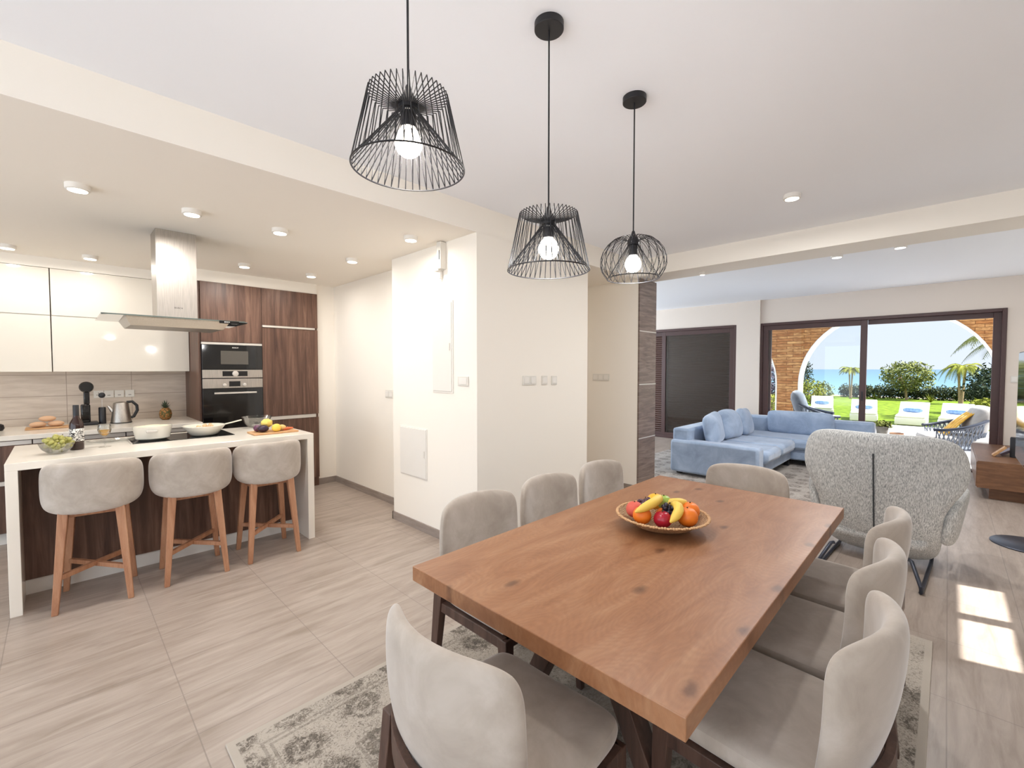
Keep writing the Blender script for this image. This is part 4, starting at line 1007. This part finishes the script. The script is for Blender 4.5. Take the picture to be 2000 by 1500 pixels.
# stools
def make_stool(label):
    t = thing('bar_stool', label, 'bar stool', (0, 0, 0), 0, 'bar stools along the kitchen island')
    def bb(p):     # wrap the pad round the back of the seat; local -y is the back
        x, y, z = p; R = .235; th = x / R; rr = R - y
        return (rr * math.sin(th) * .98, -rr * math.cos(th) * .92 + .02, z - .03 * (1 - math.cos(th)) * 0)
    def outl(z): return 1.0 - .05 * max(0, -z) ** 3
    MB().pillow(.70, .315, .055, 3.3, 9, 22, bb, T(0, 0, .742), outl).build('backrest', M['velvet'], t, sub=1)
    def sb(p): return (p[0], p[2], p[1])
    MB().pillow(.42, .40, .10, 2.6, 7, 14, sb, T(0, .015, .64)).build('seat', M['velvet'], t, sub=1)
    MB().box(-.15, .15, -.13, .15, .555, .60).build('seat_frame', M['stoolwood'], t, bevel=.01, smooth=0)
    for sx in (-1, 1):
        for sy, yt, yb in ((-1, -.135, -.185), (1, .14, .185)):
            slant(MB(), (sx * .172, yb, 0), (sx * .128, yt, .60), .015, .026, .015, .024).build('leg', M['stoolwood'], t, bevel=.004, smooth=0)
    for sg in (-1, 1):
        MB().box(-.225, .225, -.012, .012, .195 + sg * .004, .223 + sg * .004, Rz(math.atan2(.175, .158) * sg)).build('stretcher', M['stoolwood'], t, bevel=.002, smooth=0)
    return t
st_sp = [((.145, 3.900), 8, 'velvet bar stool at the left end of the island'), ((.655, 3.880), 3, 'velvet bar stool in the middle of the island'), ((1.148, 3.875), 2, 'velvet bar stool at the right end of the island')]
s0 = make_stool(st_sp[0][2]); s0.location = (*st_sp[0][0], 0); s0.rotation_euler = (0, 0, math.radians(-st_sp[0][1]))
for (x, y), r, lab in st_sp[1:]: dup(s0, (x, y, 0), math.radians(-r), lab)

# things on the island
Z = IZ + .001
gb = thing('grape_bowl', 'clear glass bowl at the left end of the island', 'bowl', (-.02, 4.14, Z))
MB().lathe([(.03, 0), (.045, .004), (.075, .035), (.088, .07), (.085, .07), (.072, .037), (.043, .009), (.001, .006)], 28).build('glass_shell', M['clearglass'], gb)
M['ggrape'] = plain('green_grape', 'a39f55', .3)
grapes(-.022, 4.14, Z + .066, 58, .078, .07, .052, M['ggrape'], 'green grapes heaped in the glass bowl on the island', .0135, seed=5)
wb = thing('wine_bottle', 'dark wine bottle with white label on the island', 'bottle', (.075, 4.245, Z))
M['bottle'] = plain('bottle_glass', '2a120c', .08, spec=.6)
MB().lathe([(.034, 0), (.037, .006), (.037, .165), (.034, .185), (.018, .215), (.0145, .235), (.0145, .30), (.001, .30)], 28).build('bottle_glass', M['bottle'], wb)
lb = MB(); n = 20
for i in range(n + 1):
    a = -PI * .95 + PI * 1.2 * i / n
    for z in (.06, .145): lb.v.append((.0378 * math.cos(a), .0378 * math.sin(a), z))
lb.f = [(2 * i, 2 * i + 2, 2 * i + 3, 2 * i + 1) for i in range(n)]
def label_mat():
    m, nt, b = newmat('wine_label'); f = noise(nt, coords(nt, (1, 1, 1.6)), 42, 3, .5, 2)
    nt.links.new(ramp(nt, f, [(.50, 'efece6'), (.53, '2c2624')]), b.inputs['Base Color']); setb(b, rough=.6); return m
lb.build('paper_label', label_mat(), wb)
MB().lathe([(.0158, .232), (.0158, .302), (.014, .305)], 20).build('foil_cap', M['black'], wb)
wg = thing('wine_glass', 'stemmed glass of white wine beside the bottle', 'wine glass', (.215, 4.225, Z))
MB().lathe([(.034, 0), (.034, .002), (.005, .006), (.0035, .012), (.0035, .07), (.012, .078), (.032, .10), (.038, .125), (.035, .16), (.034, .16), (.037, .125), (.030, .102), (.001, .082)], 28, cap=False).build('glass_body', M['clearglass'], wg)
MB().lathe([(.010, .084), (.029, .103), (.035, .124), (.001, .125)], 24).build('wine', plain('white_wine', 'd3a257', .1), wg)
tr = thing('serving_plate', 'oval glass serving plate behind the wine glass', 'plate', (.26, 4.50, Z))
MB().lathe([(.06, 0), (.10, .006), (.125, .016), (.121, .018), (.095, .009), (.001, .006)], 36, Matrix.Diagonal((1.1, .7, 1, 1))).build('plate_body', M['clearglass'], tr)
cs = thing('casserole_dish', 'oval white casserole dish on the hob', 'casserole', (.50, 4.40, Z + .005))
MB().lathe([(.080, 0), (.098, .012), (.112, .098), (.115, .104), (.108, .104), (.09, .03), (.001, .02)], 40, Matrix.Diagonal((1.08, .80, 1, 1))).build('dish', M['ceramic'], cs)
MB().lathe([(.104, .094), (.085, .104), (.04, .112), (.001, .114)], 30, Matrix.Diagonal((1.06, .78, 1, 1))).build('creamy_food', plain('creamy_food', 'e6dcc0', .6), cs)
MB().box(-.05, .02, -.098, -.090, .062, .080).build('handle', M['alu'], cs, bevel=.003)
pn = thing('frying_pan', 'cream ceramic frying pan with long handle on the hob', 'frying pan', (.835, 4.40, Z + .005))
MB().lathe([(.080, 0), (.095, .005), (.130, .050), (.150, .078), (.145, .080), (.125, .052), (.09, .012), (.001, .010)], 44).build('pan_body', M['ceramic'], pn)
MB().tube([(.13, .04, .066), (.20, .07, .075), (.30, .12, .088)], .010, 8, flat=.6).build('handle', M['ceramic'], pn)
fd = MB(); rnd = random.Random(4)
for i in range(12): fd.ball(.014, (rnd.uniform(-.07, .06), rnd.uniform(-.05, .06), .064 + rnd.uniform(0, .014)), 7, 5)
fd.build('sliced_food', plain('sliced_food', 'd8b48c', .6), pn)
g2 = thing('mixing_bowl', 'clear glass mixing bowl at the right end of the island', 'bowl', (1.30, 4.66, Z))
MB().lathe([(.05, 0), (.065, .004), (.10, .04), (.125, .095), (.129, .10), (.122, .095), (.097, .042), (.062, .009), (.001, .006)], 36).build('glass_shell', M['clearglass'], g2)
cb = MB().box(-.175, .175, -.11, .11, 0, .014).build('cutting_board', M['oiled'], None, bevel=.004); cb.location = (1.29, 4.17, Z); cb.rotation_euler = (0, 0, -.02)
tag(cb, 'wooden cutting board of vegetables at the right end of the island', 'cutting board')
ZB = Z + .015
def veg(name, lab, cat, x, y, z, r, mat, scale=(1, 1, 1), jitk=0, rz=0):
    t = thing(name, lab, cat, (x, y, z), rz)
    def j(v): return 1 + jitk * math.sin(v.x * 9) * math.sin(v.y * 8 + 1) * math.cos(v.z * 7)
    MB().ball(r, (0, 0, 0), 18, 12, None, scale, j).build('flesh', mat, t)
    MB().tube([(r * scale[0] * .92, 0, 0), (r * scale[0] * 1.15, 0, .004)], .004, 6).build('stem', M['stem'], t)
veg('aubergine', 'dark purple aubergine on the cutting board', 'aubergine', 1.20, 4.13, ZB + .031, .034, plain('aubergine_skin', '2c1a2c', .2), (1.3, .95, .9), rz=2.8)
veg('red_onion', 'small red onion behind the aubergine', 'onion', 1.175, 4.20, ZB + .03, .03, plain('onion_skin', '5a2f4a', .3))
veg('lemon', 'yellow lemon at the front of the cutting board', 'lemon', 1.295, 4.10, ZB + .032, .034, plain('lemon_skin', 'e8c04c', .5), (1.15, 1, 1), rz=.4)
veg('cauliflower', 'pale yellow cauliflower floret on top of the vegetables', 'cauliflower', 1.245, 4.185, ZB + .068, .040, plain('cauliflower', 'e2c768', .8), (1.1, 1, .9), .18)
veg('potato', 'pale potato between the lemon and the carrots', 'potato', 1.35, 4.14, ZB + .026, .027, plain('potato_skin', 'd8b472', .7), (1.3, 1, .9), .04)
for i, (dx, dy, lab) in enumerate(((0, 0, 'orange carrot on the cutting board, in front of its twin'), (.01, .035, 'orange carrot on the cutting board, behind its twin'))):
    c_ = thing('carrot', lab, 'carrot', (1.385 + dx, 4.13 + dy, ZB + .013), .15, 'carrots on the board')
    MB().tube([(-.03, 0, 0), (0, 0, 0), (.06, 0, 0)], .012, 10, radii=[.012, .012, .004]).build('root', plain('carrot_skin', 'c4653c', .6), c_)
    MB().tube([(-.03, 0, 0), (-.04, 0, .002)], .004, 6).build('stem', M['leaf'], c_)

# things on the back worktop
ZW = .911
bb_ = MB().box(-.15, .15, -.09, .09, 0, .014).build('bread_board', M['oiled'], None, bevel=.004); bb_.location = (-.075, 5.95, ZW); tag(bb_, 'wooden board under the bread rolls on the back worktop', 'board')
M['crust'] = plain('bread_crust', 'cfa886', .8)
for x, y, z, r, lab in ((-.145, 5.93, .04, .3, 'bread roll at the left of the bread board'), (-.03, 5.94, .04, -.2, 'bread roll at the right of the bread board'), (-.085, 5.95, .088, .1, 'bread roll lying on top of the other two')):
    b_ = MB().ball(.043, (0, 0, 0), 18, 10, None, (1.35, .9, .6)).build('bread_roll', M['crust'], None); b_.location = (x, y, ZW + z); b_.rotation_euler = (0, 0, r); tag(b_, lab, 'bread roll', 'bread rolls on the board')
cm = thing('coffee_machine', 'slim black capsule coffee machine with round head', 'coffee machine', (.185, 6.05, ZW))
MB().box(-.065, .08, -.10, .10, 0, .025).build('base', M['black'], cm, bevel=.008)
MB().box(-.045, .025, -.02, .08, .02, .20).build('body', M['blackgloss'], cm, bevel=.012)
MB().box(-.022, .022, -.02, .03, .20, .34).build('neck', M['blackgloss'], cm, bevel=.008)
MB().lathe([(.046, 0), (.054, .012), (.054, .06), (.044, .075)], 30, T(0, .03, .37) @ Rx(PI / 2)).build('head', M['blackgloss'], cm)
cu = thing('capsule_stand', 'small black stand with a round knob beside the coffee machine', 'stand', (.296, 6.05, ZW))
MB().lathe([(.028, 0), (.028, .16), (.024, .165)], 20).build('holder', M['black'], cu)
MB().tube([(0, 0, .165), (0, 0, .26)], .004, 8).build('rod', M['alu'], cu)
MB().ball(.027, (0, 0, .285), 16, 10, None, (1, .6, 1)).build('knob', M['black'], cu)
ke = thing('kettle', 'brushed steel kettle with black handle on the back worktop', 'kettle', (.435, 6.02, ZW))
MB().lathe([(.082, 0), (.084, .012), (.080, .03), (.062, .19), (.056, .205), (.02, .215), (.001, .217)], 36).build('body', M['steel'], ke)
MB().lathe([(.086, 0), (.086, .008)], 36).build('base_ring', M['black'], ke)
MB().tube([(.045, 0, .208), (.09, 0, .212), (.125, 0, .17), (.128, 0, .12), (.098, 0, .055), (.075, 0, .05)], .011, 8, flat=1.3).build('handle', M['black'], ke)
MB().tube([(-.062, 0, .12), (-.085, 0, .16), (-.097, 0, .178)], .014, 10, radii=[.02, .013, .008]).build('spout', M['steel'], ke)
pa = thing('pineapple', 'small pineapple on the back worktop beside the walnut side panel', 'pineapple', (.80, 6.05, ZW))
def pmat():
    m, nt, b = newmat('pineapple_skin'); vo = nt.nodes.new('ShaderNodeTexVoronoi'); vo.inputs['Scale'].default_value = 60; nt.links.new(coords(nt), vo.inputs['Vector'])
    nt.links.new(ramp(nt, vo.outputs['Distance'], [(.2, 'b0703a'), (.5, '7c5a2c'), (.75, '4a4a20')]), b.inputs['Base Color']); setb(b, rough=.7); bump(nt, b, vo.outputs['Distance'], .8, .006); return m
MB().lathe([(.03, 0), (.05, .02), (.057, .06), (.05, .10), (.032, .125), (.001, .13)], 26).build('fruit_body', pmat(), pa)
cr = MB(); rnd = random.Random(3)
for i in range(30):
    a = i * 2.4; e = .35 + 1.1 * i / 30; L = .05 + .055 * i / 30; d = Vector((math.cos(a) * math.cos(e), math.sin(a) * math.cos(e), math.sin(e))); s_ = Vector((-math.sin(a), math.cos(a), 0)) * .008
    b0 = Vector((0, 0, .122)); cr.add([b0 + s_, b0 - s_, b0 + d * L * .6 - s_ * .7, b0 + d * L + Vector((0, 0, -.006)), b0 + d * L * .6 + s_ * .7], [(0, 1, 2, 3, 4)])
cr.build('leaf_crown', plain('pineapple_leaf', '3e4a34', .6), pa, smooth=0)
bo = MB().lathe([(.04, 0), (.05, .02), (.045, .05), (.03, .06)], 20).build('black_pot', M['black'], None); bo.location = (-.40, 6.0, ZW); tag(bo, 'black pot at the left edge of the back worktop', 'pot')
